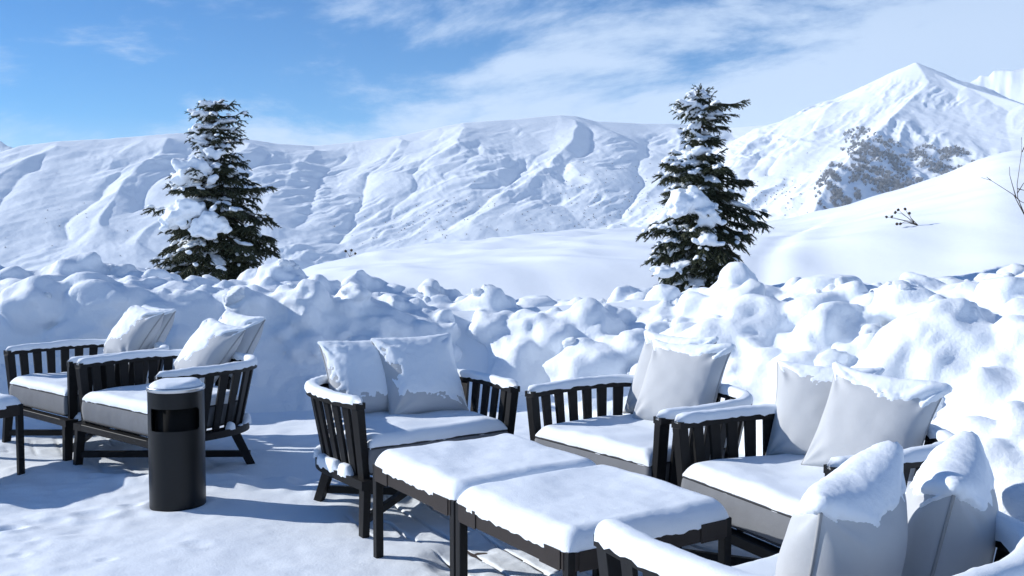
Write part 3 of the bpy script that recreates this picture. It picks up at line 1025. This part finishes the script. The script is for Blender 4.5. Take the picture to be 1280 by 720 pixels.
def chair(key, seed):
    x, y, th = CHAIRS[key]
    c = empty('lounge_chair', (x, y, 0.0), R(th))
    tag(c, CHAIR_LABELS[key], 'chair', 'lounge chairs on the terrace')
    link('top_rail', rail_me, None, c)
    ring_ = link('seat_frame', ring_me, None, c)
    link('front_bar', front_bar_me, None, ring_)
    for nm, me_ in SLATS:
        link(nm, me_, None, c)
    for me_ in LEGS:
        link('leg', me_, None, c)
    for me_ in BRACES:
        link('cross_brace', me_, None, c)
    cu = link('seat_cushion', cushion_me, None, c)
    link('piping', piping_me, None, cu)
    slab_snow('snow_on_seat', lambda a, b: (lambda p: (p[0] * 1.0, p[1]))(seat_plan(a, b)), 0.449, 0.058 if key != 'A' else 0.045, seed, M['snow'], c, 56, 0.15, 0.012, 0.012)
    strip_snow('snow_on_rail', [(u, v, RAIL_Z) for u, v in RAIL], 0.070 if key != 'F' else 0.088, 0.038 if key != 'F' else 0.058, seed + 1, M['snow'], c)
    outer = horseshoe(140, CW - 0.028, 0.012, 0.797, 0.02)
    strip_snow('snow_on_frame', [(u, v, RING_Z) for u, v in outer], 0.065, 0.050, seed + 2, M['snow_rough'], c, 10, True)
    return c


for k, key in enumerate('ABCDEF'):
    chair(key, 3.7 * k + 1.1)


# ================================================================== pillows
def pillow(label, loc, yaw, tilt, roll, size, snow, seed, thick=0.19, group='scatter pillows on the lounge chairs'):
    """yaw turns the face like the chair's angle; tilt leans it back; snow = (bias up, bias height, threshold, depth)."""
    n = 76
    root = empty('throw_pillow', loc)
    tag(root, label, 'pillow', group)
    q = np.sin(np.linspace(-math.pi / 2, math.pi / 2, n))
    A, B = np.meshgrid(q, q, indexing='ij')
    h = size / 2
    xx = A * h * (1 - 0.085 * (1 - B * B) * np.abs(A) ** 2)
    zz = B * h * (1 - 0.085 * (1 - A * A) * np.abs(B) ** 2)
    body = thick / 2 * np.sqrt(np.clip((1 - np.abs(A) ** 2.6) * (1 - np.abs(B) ** 2.6), 0, 1)) ** 0.9
    crease = 0.006 * fbm(A * 1.4 + seed, B * 1.4, seed, 2) + 0.004 * fbm(A * 5 + seed, B * 2, seed + 4, 2) * np.maximum(A * A, B * B) ** 2
    cr_ = np.hypot(1 - np.abs(A), 1 - np.abs(B))
    crease = crease + 0.007 * np.cos(np.arctan2(1 - np.abs(B), 1 - np.abs(A) + 1e-6) * 9 + seed) * np.exp(-((cr_ - 0.35) / 0.25) ** 2)
    sag = 0.016 * (1 - B) * np.cos(A * 1.4)
    env_ = np.clip(body / (thick / 2) * 1.6, 0, 1)
    front = np.stack([xx, -(body + crease * env_ + sag * env_), zz], -1)
    back = np.stack([xx, body + crease * env_ * 0.7 + sag * env_, zz], -1)
    rot = Matrix.Rotation(R(yaw), 3, 'Z') @ Matrix.Rotation(R(-tilt), 3, 'X') @ Matrix.Rotation(R(roll), 3, 'Y')
    Rm = np.array(rot)
    N = n * n
    V = np.concatenate([front.reshape(-1, 3), back.reshape(-1, 3)]) @ Rm.T
    ff = grid_faces(n, n)
    # weld the rim: the back sheet reuses the front's border
    idx = np.arange(N).reshape(n, n)
    border = np.zeros((n, n), bool)
    border[0], border[-1], border[:, 0], border[:, -1] = True, True, True, True
    bmap = np.where(border, idx, idx + N).ravel()
    F = np.concatenate([ff, bmap[ff][:, ::-1]])
    used = np.unique(F)
    re = np.full(2 * N, -1)
    re[used] = np.arange(len(used))
    V2, F2 = V[used], re[F]
    cover = link('cover', raw_mesh('cover', V2, F2), M['pillow'], root)
    rimpts = np.concatenate([front[:, 0], front[-1, 1:], front[::-1, -1][1:], front[0, ::-1][1:]]) @ Rm.T
    MB().tube(rimpts, 0.0055, 5).build('seam', M['seam'], cover, True)
    # snow lying on it
    me = raw_mesh('snow_on_pillow', V2, F2)
    up, hb, sx, thr, depth = snow
    loc_ = V2 @ Rm                                # back to pillow axes

    def depth_fn(co, no):
        hz = loc_[:, 2] / h
        f0 = up * no[:, 2] + hb * np.sign(hz) * np.abs(hz) ** 3 + sx * loc_[:, 0] / h - thr + 0.10 * fbm(co[:, 0] / 0.25 + seed, co[:, 1] / 0.25, co[:, 2] / 0.25, 2)
        f_ = f0 + 0.13 * fbm(co[:, 0] / 0.06 + seed, co[:, 1] / 0.06, co[:, 2] / 0.06, 4, 0.6) + 0.10 * perlin(co[:, 0] / 0.022, co[:, 1] / 0.022, co[:, 2] / 0.022 + seed)
        return depth * (sstep(0.0, 0.16, f_) * 0.28 + sstep(0.08, 0.9, f0) * 0.85 * sstep(-0.05, 0.1, f_)) - 0.004 + 0.0025 * fbm(co[:, 0] / .035, co[:, 1] / .035, co[:, 2] / .035, 2) * sstep(0, .2, f_)

    displace(me, depth_fn)
    link('snow_on_pillow', me, M['snow_rough'], root)
    return root


PILLOWS = [
    # label, loc, yaw, tilt, roll, size, snow
    ('snow covered pillow on the chair beside the small table, foremost of its pair', (-2.89, 7.44, 0.762), -42, 36, 3, 0.45, (0.8, 0.3, -0.34, 0.30, 0.026)),
    ('pillow mostly hidden behind another on the chair beside the small table', (-2.835, 7.545, 0.755), -41, 33, 1, 0.45, (0.8, 0.3, -0.15, 0.25, 0.026)),
    ('snow covered pillow leaning right above the litter bin, foremost of its pair', (-2.125, 6.80, 0.70), -42, 38, 5, 0.48, (0.8, 0.3, -0.34, 0.30, 0.026)),
    ('pillow peeking out behind another above the litter bin', (-2.01, 6.98, 0.735), -40, 30, 3, 0.47, (0.8, 0.3, -0.15, 0.25, 0.026)),
    ('pillow plastered with snow, foremost on the chair at the table end near the bin', (-0.54, 5.74, 0.695), 30, 32, 0, 0.50, (0.6, 0.3, 0.22, -0.02, 0.022)),
    ('pillow tucked behind another on the chair at the table end near the bin', (-0.86, 5.68, 0.69), 28, 30, 0, 0.47, (0.6, 0.3, 0.1, 0.0, 0.022)),
    ('smooth light grey pillow with snowy top edge, foremost on the chair by the bank', (0.935, 5.40, 0.69), -40, 30, 0, 0.49, (0.6, 0.9, 0.16, 0.72, 0.034)),
    ('light grey pillow half hidden behind another on the chair by the bank', (0.90, 5.58, 0.71), -46, 26, 0, 0.49, (0.6, 0.9, 0.0, 0.74, 0.034)),
    ('large light grey pillow with snow draped over its top right corner', (1.575, 4.25, 0.68), -36, 31, 8, 0.48, (0.6, 0.9, 0.20, 0.64, 0.040)),
    ('light grey pillow dusted with crumbly snow, tucked behind the large one', (1.47, 4.60, 0.675), -28, 22, 2, 0.48, (0.6, 0.6, 0.24, 0.38, 0.022)),
    ('shaded grey pillow seen from behind with a thick snow cap and open seam corner', (0.90, 2.62, 0.665), 229, 14, 9, 0.44, (0.75, 0.6, -0.05, 0.55, 0.045)),
    ('shaded grey pillow seen from behind with a rounded snow cap, nearest the bank', (1.28, 2.86, 0.64), 242, 12, 7, 0.44, (0.75, 0.6, -0.05, 0.52, 0.045)),
]
for k, (lb, loc, yw, tl, rl, sz, sn) in enumerate(PILLOWS):
    pillow(lb, loc, yw, tl, rl, sz, sn, 2.3 * k + 0.7, 0.25 if k > 9 else 0.19)


# ================================================================== low tables
def low_table(label, corner, th, a, b, seed, snow=0.075, group='low black tables'):
    """corner = left near corner, a runs along th, b to its left."""
    root = empty('low_table', (corner[0], corner[1], 0.0), th)
    tag(root, label, 'table', group)
    W_, h, ap = M['table_wood'], TH, 0.066
    MB().box(0.012, a - 0.012, 0.012, b - 0.012, h - 0.016, h - 0.003).build('top_panel', W_, root, bevel=0.002)
    for nm, bx in (('apron', (0.03, a - 0.03, 0.0, 0.022)), ('apron', (0.03, a - 0.03, b - 0.022, b)), ('apron', (0.0, 0.022, 0.03, b - 0.03)), ('apron', (a - 0.022, a, 0.03, b - 0.03))):
        MB().box(*bx, h - ap, h - 0.001).build(nm, W_, root, bevel=0.002)
    for x in (0.003, a - 0.041):
        for y in (0.003, b - 0.041):
            MB().box(x, x + 0.038, y, y + 0.038, -0.045, h + 0.002).build('leg', M['wood'], root, bevel=0.003)
    for x0, x1, y0, y1 in ((0.045, 0.17, -0.004, 0.0), (a - 0.17, a - 0.045, -0.004, 0.0), (0.045, 0.17, b, b + 0.004), (a - 0.17, a - 0.045, b, b + 0.004)):
        MB().box(x0, x1, y0, y1, h - ap - 0.004, h + 0.002).build('corner_plate', W_, root, bevel=0.001)
    for y0, y1, x0, x1 in ((0.045, 0.17, -0.004, 0.0), (b - 0.17, b - 0.045, -0.004, 0.0), (0.045, 0.17, a, a + 0.004), (b - 0.17, b - 0.045, a, a + 0.004)):
        MB().box(x0, x1, y0, y1, h - ap - 0.004, h + 0.002).build('corner_plate', W_, root, bevel=0.001)

    def plan(A, B):
        cr = 1 - 0.035 * (np.abs(A) ** 6) * (np.abs(B) ** 6)
        return a / 2 + A * cr * (a / 2 + 0.004), b / 2 + B * cr * (b / 2 + 0.004)

    slab_snow('snow_on_table', plan, h - 0.002, snow, seed, M['snow'], root, 90, 0.19, 0.012, 0.012)
    return root


e1 = np.array([math.cos(TTH), math.sin(TTH)])
low_table('low black table under thick snow, between the bin side chair and its twin table', TAB, TTH, TA - 0.004, TB_, 4.0)
low_table('low black table under thick snow, beside the armrest of the turned away chair', TAB + e1 * TA, TTH, TA - 0.004, TB_, 9.0)
t3 = R(-39.5)
e3, n3 = np.array([math.cos(t3), math.sin(t3)]), np.array([-math.sin(t3), math.cos(t3)])
c3 = np.array([-3.11, 6.19]) - e3 * 0.78 - n3 * 0.78
low_table('small snow topped table standing in front of the chair beside the bank', c3, t3, 0.78, 0.78, 14.0, 0.055)


# ================================================================== litter bin
def litter_bin():
    root = empty('litter_bin', (*BIN, 0.0), R(0))
    tag(root, 'dark cylindrical metal litter bin with slot opening and snow on its rim', 'litter bin')
    r, h, nu = 0.152, 0.672, 96
    zs = [-0.045, 0.0, 0.2, 0.36, 0.452, 0.46, 0.568, 0.576, 0.62, 0.655, 0.672]
    c0 = math.atan2(-BIN[1], -BIN[0]) - 0.10      # slot looks towards the seats
    V = [(rr_ * math.cos(2 * math.pi * k / nu), rr_ * math.sin(2 * math.pi * k / nu), z) for rr_ in (r, r - 0.006) for z in zs for k in range(nu)]
    F = []
    nz = len(zs)

    def open_(k, i):
        a = (2 * math.pi * (k + 0.5) / nu - c0 + math.pi) % (2 * math.pi) - math.pi
        lim = 0.98 if i == 5 else (0.93 if i in (4, 6) else 0)
        return abs(a) < lim
    for s in (0, 1):
        for i in range(nz - 1):
            for k in range(nu):
                if open_(k, i):
                    continue
                q = [s * nz * nu + i * nu + k, s * nz * nu + i * nu + (k + 1) % nu, s * nz * nu + (i + 1) * nu + (k + 1) % nu, s * nz * nu + (i + 1) * nu + k]
                F.append(tuple(q if s == 0 else q[::-1]))
    o = link('body', raw_mesh('body', V, F), M['bin'], root)
    MB().tube([(0, 0, 0.03), (0, 0, 0.66)], 0.115, 40).build('liner', M['bin_in'], root, True)
    rim = MB()
    n = 64
    prof = [(0.1535, 0.664), (0.157, 0.667), (0.157, 0.684), (0.1535, 0.690), (0.146, 0.690), (0.142, 0.684)]
    V = [(pr * math.cos(2 * math.pi * k / n), pr * math.sin(2 * math.pi * k / n), pz) for pr, pz in prof for k in range(n)]
    rim.add(V, [(i * n + k, i * n + (k + 1) % n, (i + 1) * n + (k + 1) % n, (i + 1) * n + k) for i in range(len(prof) - 1) for k in range(n)])
    rim.build('rim', M['chrome'], root, True)

    def plan(A, B):
        return 0.143 * A * np.sqrt(1 - B * B / 2), 0.143 * B * np.sqrt(1 - A * A / 2)
    slab_snow('snow_cap', plan, 0.682, 0.036, 21.0, M['snow'], root, 48, 0.45, 0.004, 0.008)


litter_bin()


# ================================================================== firs
def fir(name, label, loc, height, tiers, seed, clumps):
    rs = np.random.RandomState(seed)
    root = empty(name, loc)
    tag(root, label, 'tree', 'young firs behind the snow bank')
    MB().tube([(0, 0, -0.3), (0.01, 0, height * 0.4), (-0.01, 0, height * 0.8), (0, 0, height)], [0.055, 0.045, 0.02, 0.006], 8).build('trunk', M['bark'], root, True)
    TW = []
    snow = []
    limb = MB()

    def spindle(p, d, L, r, flat=0.55):
        """A needle-clad twig: a flattened spindle bristling with needles."""
        TW.append((*p, *(d / np.linalg.norm(d)), L, r))

    for tz, le, ri in tiers:                      # tip height, reach to the left and right, in metres
        fz = tz / height
        mean = 0.5 * (le + ri)
        nb = int(rs.randint(7, 10) if fz < 0.75 else rs.randint(4, 6))
        a0 = rs.uniform(0, 6.28)
        main = [(a0 + 2 * math.pi * k / nb + rs.normal() * 0.2, 1.0) for k in range(nb)] + [(0.12 * rs.normal(), 1.0), (math.pi + 0.12 * rs.normal(), 1.0)]
        for a, sc in main + [(rs.uniform(0, 6.28), rs.uniform(0.35, 0.6)) for _ in range(4 if fz < 0.62 else 1)]:
            side = math.cos(a)
            reach = mean * 0.9 * (1 - abs(side)) + abs(side) * (ri if side > 0 else le)
            L = reach * sc * rs.uniform(0.72, 1.08)
            zj = min(tz + L * (0.30 - 0.22 * fz) + rs.normal() * 0.035, height - 0.03)
            z = zj
            droop = (-0.16 - 0.46 * (1 - fz)) * rs.uniform(0.55, 1.35)
            up = 0.14 * fz
            bulk = 1.0 - 0.42 * sstep(0.5, 0.85, fz)
            pts = []
            m = 7
            for i in range(m + 1):
                q = i / m
                pts.append(np.array([math.cos(a) * L * q, math.sin(a) * L * q, zj + rs.normal() * 0.008 + L * (up * q + droop * q * q + 0.16 * q ** 4)]))
            limb.tube(pts, [0.012 * (1 - 0.8 * i / m) + 0.002 for i in range(m + 1)], 4)
            load = 0.42 - 0.38 * side + 0.08 * (fz > 0.7)
            for i in range(1, m + 1):
                q = i / m
                d = pts[i] - pts[i - 1]
                d /= np.linalg.norm(d)
                lat = np.array([-d[1], d[0], 0])
                wd = (L * 0.44 * (1 - 0.70 * q) + 0.06) * bulk
                for sg in (-1, 1, 0):
                    if sg == 0 and i < m and rs.rand() < 0.3:
                        continue
                    tl = wd * rs.uniform(0.75, 1.2) if sg else 0.12
                    td = d * (1.0 if sg == 0 else 0.72) + lat * sg * 0.85 + np.array([0, 0, -0.30 + rs.normal() * 0.14])
                    td /= np.linalg.norm(td)
                    spindle(pts[i], td, tl, 0.036 * bulk)
                    if rs.rand() < 0.75 * load:
                        sl = tl * rs.uniform(0.5, 0.9)
                        c = pts[i] + td * tl * rs.uniform(0.3, 0.55) + np.array([0, 0, 0.030])
                        v_, f_ = ICO2
                        v_ = v_ * (1 + 0.35 * perlin(v_[:, 0] * 2 + len(snow), v_[:, 1] * 2, v_[:, 2] * 2))[:, None]
                        fx = np.stack([td, np.cross([0, 0, 1.0], td), np.cross(td, np.cross([0, 0, 1.0], td))])
                        snow.append(((v_ * np.array([max(sl * 0.55, 0.035), rs.uniform(0.03, 0.055), rs.uniform(0.020, 0.034)])) @ fx + c, f_))
                    nsub = int(tl / 0.055)
                    for w in range(nsub):
                        pp = pts[i] + td * tl * (w + 0.6) / (nsub + 0.3)
                        sg2 = 1 if w % 2 else -1
                        l2 = np.array([-td[1], td[0], 0]) * sg2
                        t2 = td * 0.75 + l2 * 0.7 + np.array([0, 0, -0.42 + rs.normal() * 0.18])
                        spindle(pp, t2 / np.linalg.norm(t2), rs.uniform(0.07, 0.13) * bulk, 0.032 * bulk)
            if rs.rand() < load + 0.15:
                nsn = rs.randint(2, 5)
                q0 = rs.uniform(0.25, 0.6)
                for w in range(nsn):
                    q = min(0.97, q0 + w * 0.13)
                    c = np.array([np.interp(q * m, range(m + 1), [p_[ax] for p_ in pts]) for ax in range(3)])
                    wd = (L * 0.44 * (1 - 0.70 * q) + 0.05) * rs.uniform(0.45, 0.85) * (0.5 + 0.6 * load)
                    v_, f_ = ICO2
                    v_ = v_ * (1 + 0.45 * perlin(v_[:, 0] * 2 + len(snow), v_[:, 1] * 2, v_[:, 2] * 2))[:, None]
                    dr = np.array([math.cos(a), math.sin(a), droop * q * 1.6])
                    dr /= np.linalg.norm(dr)
                    sd_ = np.array([-math.sin(a), math.cos(a), 0])
                    fx = np.stack([dr, sd_, np.cross(dr, sd_)])
                    snow.append(((v_ * np.array([L * 0.11 + 0.035, wd, rs.uniform(0.022, 0.040)])) @ fx + c + np.array([0, 0, 0.032]), f_))
    for q in range(6):
        spindle(np.array([0, 0, height - 0.10 - 0.01 * q]), np.array([rs.normal() * 0.4, rs.normal() * 0.4, 1.0]), 0.08, 0.018)
    # all twigs at once: a flattened spindle each, bristling with needles
    tw = np.array(TW)
    P_, D_, L_, R_ = tw[:, :3], tw[:, 3:6], tw[:, 6], tw[:, 7]
    S_ = np.cross(D_, [0, 0, 1.0])
    S_ /= np.linalg.norm(S_, axis=1)[:, None] + 1e-9
    U_ = np.cross(S_, D_)
    nt_ = len(tw)
    sv = []
    for tq, k in ((0, 0.55), (0.35, 1), (0.75, 0.85)):
        for a in range(4):
            an = 2 * math.pi * (a + 0.5) / 4
            sv.append(P_ + D_ * (L_ * tq)[:, None] + (S_ * math.cos(an) + U_ * math.sin(an) * 0.55) * (R_ * k * 0.5)[:, None])
    sv.append(P_ + D_ * L_[:, None])
    sv = np.stack(sv, 1)                          # twig, 13 points
    loc_f = [(i * 4 + a, i * 4 + (a + 1) % 4, i * 4 + 4 + (a + 1) % 4) for i in (0, 1) for a in range(4)] + [(i * 4 + a, i * 4 + 4 + (a + 1) % 4, i * 4 + 4 + a) for i in (0, 1) for a in range(4)] + [(8 + a, 8 + (a + 1) % 4, 12) for a in range(4)]
    sf_ = (np.arange(nt_)[:, None, None] * 13 + np.array(loc_f)[None]).reshape(-1, 3)
    rep_ = np.repeat(np.arange(nt_), (12 + L_ * 55).astype(int))
    m_ = len(rep_)
    an = rs.uniform(0, 2 * math.pi, m_)
    o_ = P_[rep_] + D_[rep_] * (L_[rep_] * rs.uniform(0.02, 1, m_))[:, None]
    out = (S_[rep_] * np.cos(an)[:, None] + U_[rep_] * (np.sin(an) * 0.8)[:, None]) * 0.8 + D_[rep_] * 0.75
    sd = np.cross(out, D_[rep_])
    sd = sd / (np.linalg.norm(sd, axis=1)[:, None] + 1e-9) * 0.0045
    tip = o_ + out * (R_[rep_] * rs.uniform(0.9, 1.5, m_))[:, None]
    nvv = np.stack([o_ - sd, o_ + sd, tip], 1).reshape(-1, 3)
    nf_ = np.arange(m_ * 3).reshape(-1, 3) + nt_ * 13
    crown = link('crown', raw_mesh('crown', np.concatenate([sv.reshape(-1, 3), nvv]), np.concatenate([sf_, nf_]), False), M['needle'], root)
    limb.build('limbs', M['bark'], crown, True)
    sm = voxel_union(snow, 0.014, 2, 0.5)
    displace(sm, lambda co, no: 0.006 * fbm(co[:, 0] / .05, co[:, 1] / .05, co[:, 2] / .05, 2))
    tag(link('snow_on_branches', sm, M['snow'], crown), kind='stuff')
    for c, parts in clumps:
        cm = voxel_union([lump(rs, np.array(c) + np.array(p[:3]) + rs.normal(size=3) * 0.02, p[3] * 0.95, (1.15, 1.0, p[4]), 0.3, 0.4, 3) for p in parts] + [lump(rs, np.array(c) + np.array(p[:3]) + rs.normal(size=3) * p[3] * np.array([.8, .5, .45]), p[3] * rs.uniform(0.25, 0.5), (1.3, 1.0, .7), 0.3, 0.4, 2) for p in parts for _ in range(5)], 0.018, 3, 0.5)
        displace(cm, lambda co, no: 0.016 * fbm(co[:, 0] / .10, co[:, 1] / .10, co[:, 2] / .10, 3))
        link('snow_clump', cm, M['snow'], root)
    return root


def tree_at(px, ybase_px, py_top, depth):
    p = at_depth(px, py_top, depth)
    zb = float(hill_z(p[0], p[1]))
    return (p[0], p[1], zb), p[2] - zb


loc1, h1 = tree_at(268, 340, 131, 14.0)
k1 = 14.0 / F_PX


def px_off(px, py, depth, loc):
    p = at_depth(px, py, depth)
    return (p[0] - loc[0], p[1] - loc[1], p[2] - loc[2])


def tiers_px(rows, cx, depth, loc):
    k = depth / F_PX
    return [(float(at_depth(cx, y, depth)[2] - loc[2]), (cx - a) * k * 0.91, (b - cx) * k * 0.88) for y, a, b in rows]


TIERS1 = [(138, 252, 292), (152, 238, 310), (166, 240, 300), (181, 238, 304), (196, 246, 300), (211, 234, 306), (226, 212, 318), (240, 205, 334), (258, 214, 330), (276, 194, 342), (292, 200, 338), (312, 190, 340), (328, 186, 332), (345, 186, 335), (368, 190, 335), (392, 200, 330)]
TIERS2 = [(120, 866, 888), (138, 842, 932), (150, 858, 915), (163, 858, 914), (178, 862, 902), (200, 848, 906), (214, 818, 924), (230, 828, 936), (246, 838, 926), (268, 830, 958), (288, 806, 952), (306, 820, 944), (322, 818, 940), (338, 816, 925), (358, 820, 930), (378, 830, 920)]
fir('fir_tree', 'snow laden young fir with flat layered top, large snow clumps on its left', loc1, h1,
    tiers_px(TIERS1, 268, 14.0, loc1), 5,
    [(px_off(238, 212, 13.6, loc1), [(-.06, 0, 0, .17, .8), (.12, 0, .01, .16, .85), (-.1, 0, -.1, .12, .7), (.02, -.05, .05, .14, .7)]),
     (px_off(232, 268, 13.45, loc1), [(-.1, 0, -.04, .17, .7), (.08, 0, .06, .18, .7), (-.22, 0, -.12, .12, .6), (.2, 0, .1, .12, .6)]),
     (px_off(255, 286, 13.4, loc1), [(0, 0, 0, .16, .8), (.14, 0, .02, .12, .9), (.05, 0, -.08, .12, .6), (.1, 0, .16, .1, 1)]),
     (px_off(262, 190, 13.8, loc1), [(0, 0, 0, .09, .7), (.1, 0, .0, .08, .7)]),
     (px_off(262, 134, 14.0, loc1), [(0, 0, 0, .05, .9)]), (px_off(243, 160, 13.9, loc1), [(0, 0, 0, .055, .9)])])
loc2, h2 = tree_at(876, 345, 104, 13.2)
fir('fir_tree', 'snow laden young fir with pointed tip and one big snow clump at mid height', loc2, h2,
    tiers_px(TIERS2, 876, 13.2, loc2), 23,
    [(px_off(860, 255, 12.75, loc2), [(-.08, 0, 0, .18, .85), (.1, 0, .03, .18, .85), (-.12, 0, -.1, .13, .7), (.25, .02, -.06, .12, .8)]),
     (px_off(885, 265, 12.7, loc2), [(0, 0, 0, .12, .8), (.04, 0, -.12, .11, 1), (.0, 0, -.3, .1, .8)]),
     (px_off(874, 117, 13.2, loc2), [(0, 0, 0, .075, 1.2), (0, 0, -.05, .075, .8)]),
     (px_off(872, 186, 13.0, loc2), [(0, 0, 0, .09, .8), (.08, 0, -.03, .07, .7)]),
     (px_off(880, 300, 12.6, loc2), [(0, 0, 0, .10, .8), (.1, 0, -.03, .09, .7)]),
     (px_off(828, 337, 12.6, loc2), [(0, 0, 0, .12, .7)])])


# ================================================================== twigs sticking out of the snow
def twig_bush(name, label, px, py, r_guess, spec, cat='shrub', heads=False):
    d = ray(px, py)
    rr_ = np.linspace(10, 70, 1200)
    P = np.array([0, 0, CAM_H]) + d[None, :] * (rr_ / math.hypot(d[0], d[1]))[:, None]
    hit = np.where(P[:, 2] < hill_z(P[:, 0], P[:, 1]))[0]
    p0 = P[hit[0]] if len(hit) else at_range(px, py, r_guess)
    k = np.linalg.norm(p0[:2]) / F_PX
    root = empty(name, p0)
    tag(root, label, cat)
    rs = np.random.RandomState(int(px))
    for line in spec:
        pts = [((x - px) * k, 0.06 * rs.normal() * i * k * 10, -(y - py) * k) for i, (x, y) in enumerate(line)]
        n = len(pts)
        MB().tube(pts, [max(0.0045, 0.011 * (1 - 0.75 * i / (n - 1))) * (r_guess / 40) for i in range(n)], 5).build('stem', M['twig'], root, True)
        if heads:
            v_, f_ = lump(rs, pts[-1], 1.5 * k, (1, 1, 1.2), .5, .5)
            link('seed_head', raw_mesh('seed_head', v_, f_), M['seed'], root)
    return root


twig_bush('dry_plant', 'dry seed head plant poking out of the open snow slope', 1148, 282, 24,
          [[(1148, 282), (1140, 277), (1132, 270), (1124, 264)], [(1148, 282), (1138, 277), (1128, 275), (1117, 272)], [(1148, 282), (1142, 276), (1137, 270), (1132, 263)],
           [(1148, 282), (1137, 279), (1130, 279), (1123, 280)], [(1143, 279), (1136, 273), (1128, 268), (1122, 267)], [(1148, 282), (1140, 279), (1133, 277), (1128, 280)],
           [(1143, 278), (1139, 274), (1137, 268)], [(1140, 279), (1130, 276), (1112, 272)]], 'plant', True)
twig_bush('bare_shrub', 'bare thin twigged shrub beside the edge of the slope', 1282, 271, 30,
          [[(1282, 271), (1278, 262), (1273, 250), (1271, 235), (1273, 218), (1276, 200), (1274, 184)], [(1282, 271), (1274, 257), (1268, 247), (1255, 238), (1243, 231), (1231, 228)],
           [(1271, 250), (1267, 238), (1264, 225), (1262, 216)], [(1272, 245), (1278, 235), (1284, 228)], [(1276, 200), (1279, 192), (1283, 188)], [(1268, 247), (1276, 254), (1285, 258)], [(1243, 231), (1240, 229), (1238, 227)],
           [(1272, 240), (1280, 242), (1290, 240)]], 'shrub')
twig_bush('dry_plant', 'tiny dry plant at the left brow of the slope', 437, 321, 26,
          [[(437, 321), (435, 317), (432, 314)], [(437, 321), (438, 317), (439, 313)], [(437, 321), (441, 318), (444, 317)]], 'plant', True)


# ================================================================== leafless thickets on the far spur
def on_mountain(px, py):
    d = ray(px, py)
    rr_ = np.linspace(800, 2000, 1000)
    P = np.array([0, 0, CAM_H]) + d[None, :] * (rr_ / math.hypot(d[0], d[1]))[:, None]
    hit = np.where(P[:, 2] < mountain_at(P[:, 0], P[:, 1]))[0]
    return P[hit[0]] if len(hit) else None


def brush(rs, pts, hmin, hmax):
    """Leafless crowns: fans of thin upright blades, each bush a handful."""
    V, F = [], []
    for (x, y, z) in pts:
        hh = rs.uniform(hmin, hmax)
        nb = 28
        for k in range(nb):
            a = rs.uniform(0, 6.28)
            sp = rs.uniform(0.05, 0.75) * hh
            b = len(V)
            w = rs.uniform(0.07, 0.20)
            tip = (x + math.cos(a) * sp, y + math.sin(a) * sp, z + hh * rs.uniform(0.55, 1.0))
            V += [(x - math.sin(a) * w, y + math.cos(a) * w, z - 1.0), (x + math.sin(a) * w, y - math.cos(a) * w, z - 1.0), (tip[0] + w, tip[1], tip[2]), (tip[0] - w * .4, tip[1] + w, tip[2] + 0.3)]
            F.append((b, b + 1, b + 2, b + 3))
    return V, F


THICKETS = [(1078, 182, 26, 20), (1052, 217, 22, 12), (1060, 245, 14, 10), (1040, 243, 20, 26), (1077, 211, 12, 10), (1112, 203, 22, 26), (1118, 238, 20, 14), (1095, 228, 16, 12), (1160, 197, 26, 14),
            (1185, 215, 22, 9), (1150, 232, 24, 8), (1195, 190, 16, 6), (1228, 205, 12, 5), (1080, 160 + 30, 20, 8)]
names = ['on the crest of the spur', 'left of the bare gully', 'in the bare gully', 'at the lowest foot of the spur', 'small and round beside the gully', 'tall in the middle of the shaded flank', 'low in the middle of the shaded flank', 'frosted beside the lowest gully',
         'stretched across the shaded flank', 'at the right edge of the flank wood', 'along the brow of the white slope', 'sparse on the upper right flank', 'lone above the slope edge', 'spilling below the crest wood']
rs = np.random.RandomState(3)
for (px, py, wx_, wy_), nm in zip(THICKETS, names):
    pts = []
    for k in range(int(30 + wx_ * wy_ * 0.55)):
        while True:
            a, b = rs.uniform(-1, 1, 2)
            if a * a + b * b < 1 and rs.rand() > 0.35 * (a * a + b * b):
                break
        p = on_mountain(px + a * wx_ * 1.1 + b * 3, py + b * wy_ * 1.1)
        if p is not None and perlin(p[0] / 14.0, p[1] / 14.0, 2.5) > -0.12:
            pts.append(p)
    if pts:
        V, F = brush(rs, pts, 1.8, 4.2)
        o = link('leafless_thicket', raw_mesh('leafless_thicket', V, F, False), M['thicket'])
        tag(o, 'grey leafless thicket on the far mountain spur, ' + nm, 'thicket', 'leafless thickets on the mountain spur')
# scattered bushes over the lower faces
pts = []
for (cx, cy, sx, sy, n) in ((735, 240, 40, 30, 110), (560, 275, 60, 22, 90), (790, 265, 40, 22, 110), (690, 285, 60, 10, 60), (830, 260, 30, 30, 60), (965, 255, 30, 16, 90), (900, 240, 40, 25, 40), (500, 290, 40, 20, 40), (60, 280, 60, 25, 40), (1000, 225, 20, 25, 20)):
    for k in range(int(n * 0.6)):
        q = rs.normal(size=2)
        p = on_mountain(cx + q[0] * sx, cy + q[1] * sy)
        if p is not None:
            pts.append(p)
V, F = brush(rs, pts, 0.6, 1.7)
tag(link('scattered_brush', raw_mesh('scattered_brush', V, F, False), M['thicket']), 'sparse leafless bushes dotted over the far mountain faces', 'bushes', kind='stuff')


# ================================================================== mountain air
hz = MB().box(-4400, 4400, -4400, 4400, -96, 345).build('haze', None)
hm = bpy.data.materials.new('haze')
hm.use_nodes = True
hn = hm.node_tree.nodes
hn.remove(hn['Principled BSDF'])
pv = hn.new('ShaderNodeVolumePrincipled')
pv.inputs['Color'].default_value = (0.82, 0.92, 1.0, 1)
pv.inputs['Density'].default_value = 0.00016
pv.inputs['Anisotropy'].default_value = 0.0
hm.node_tree.links.new(pv.outputs['Volume'], hn['Material Output'].inputs['Volume'])
hz.data.materials.append(hm)
tag(hz, kind='stuff')
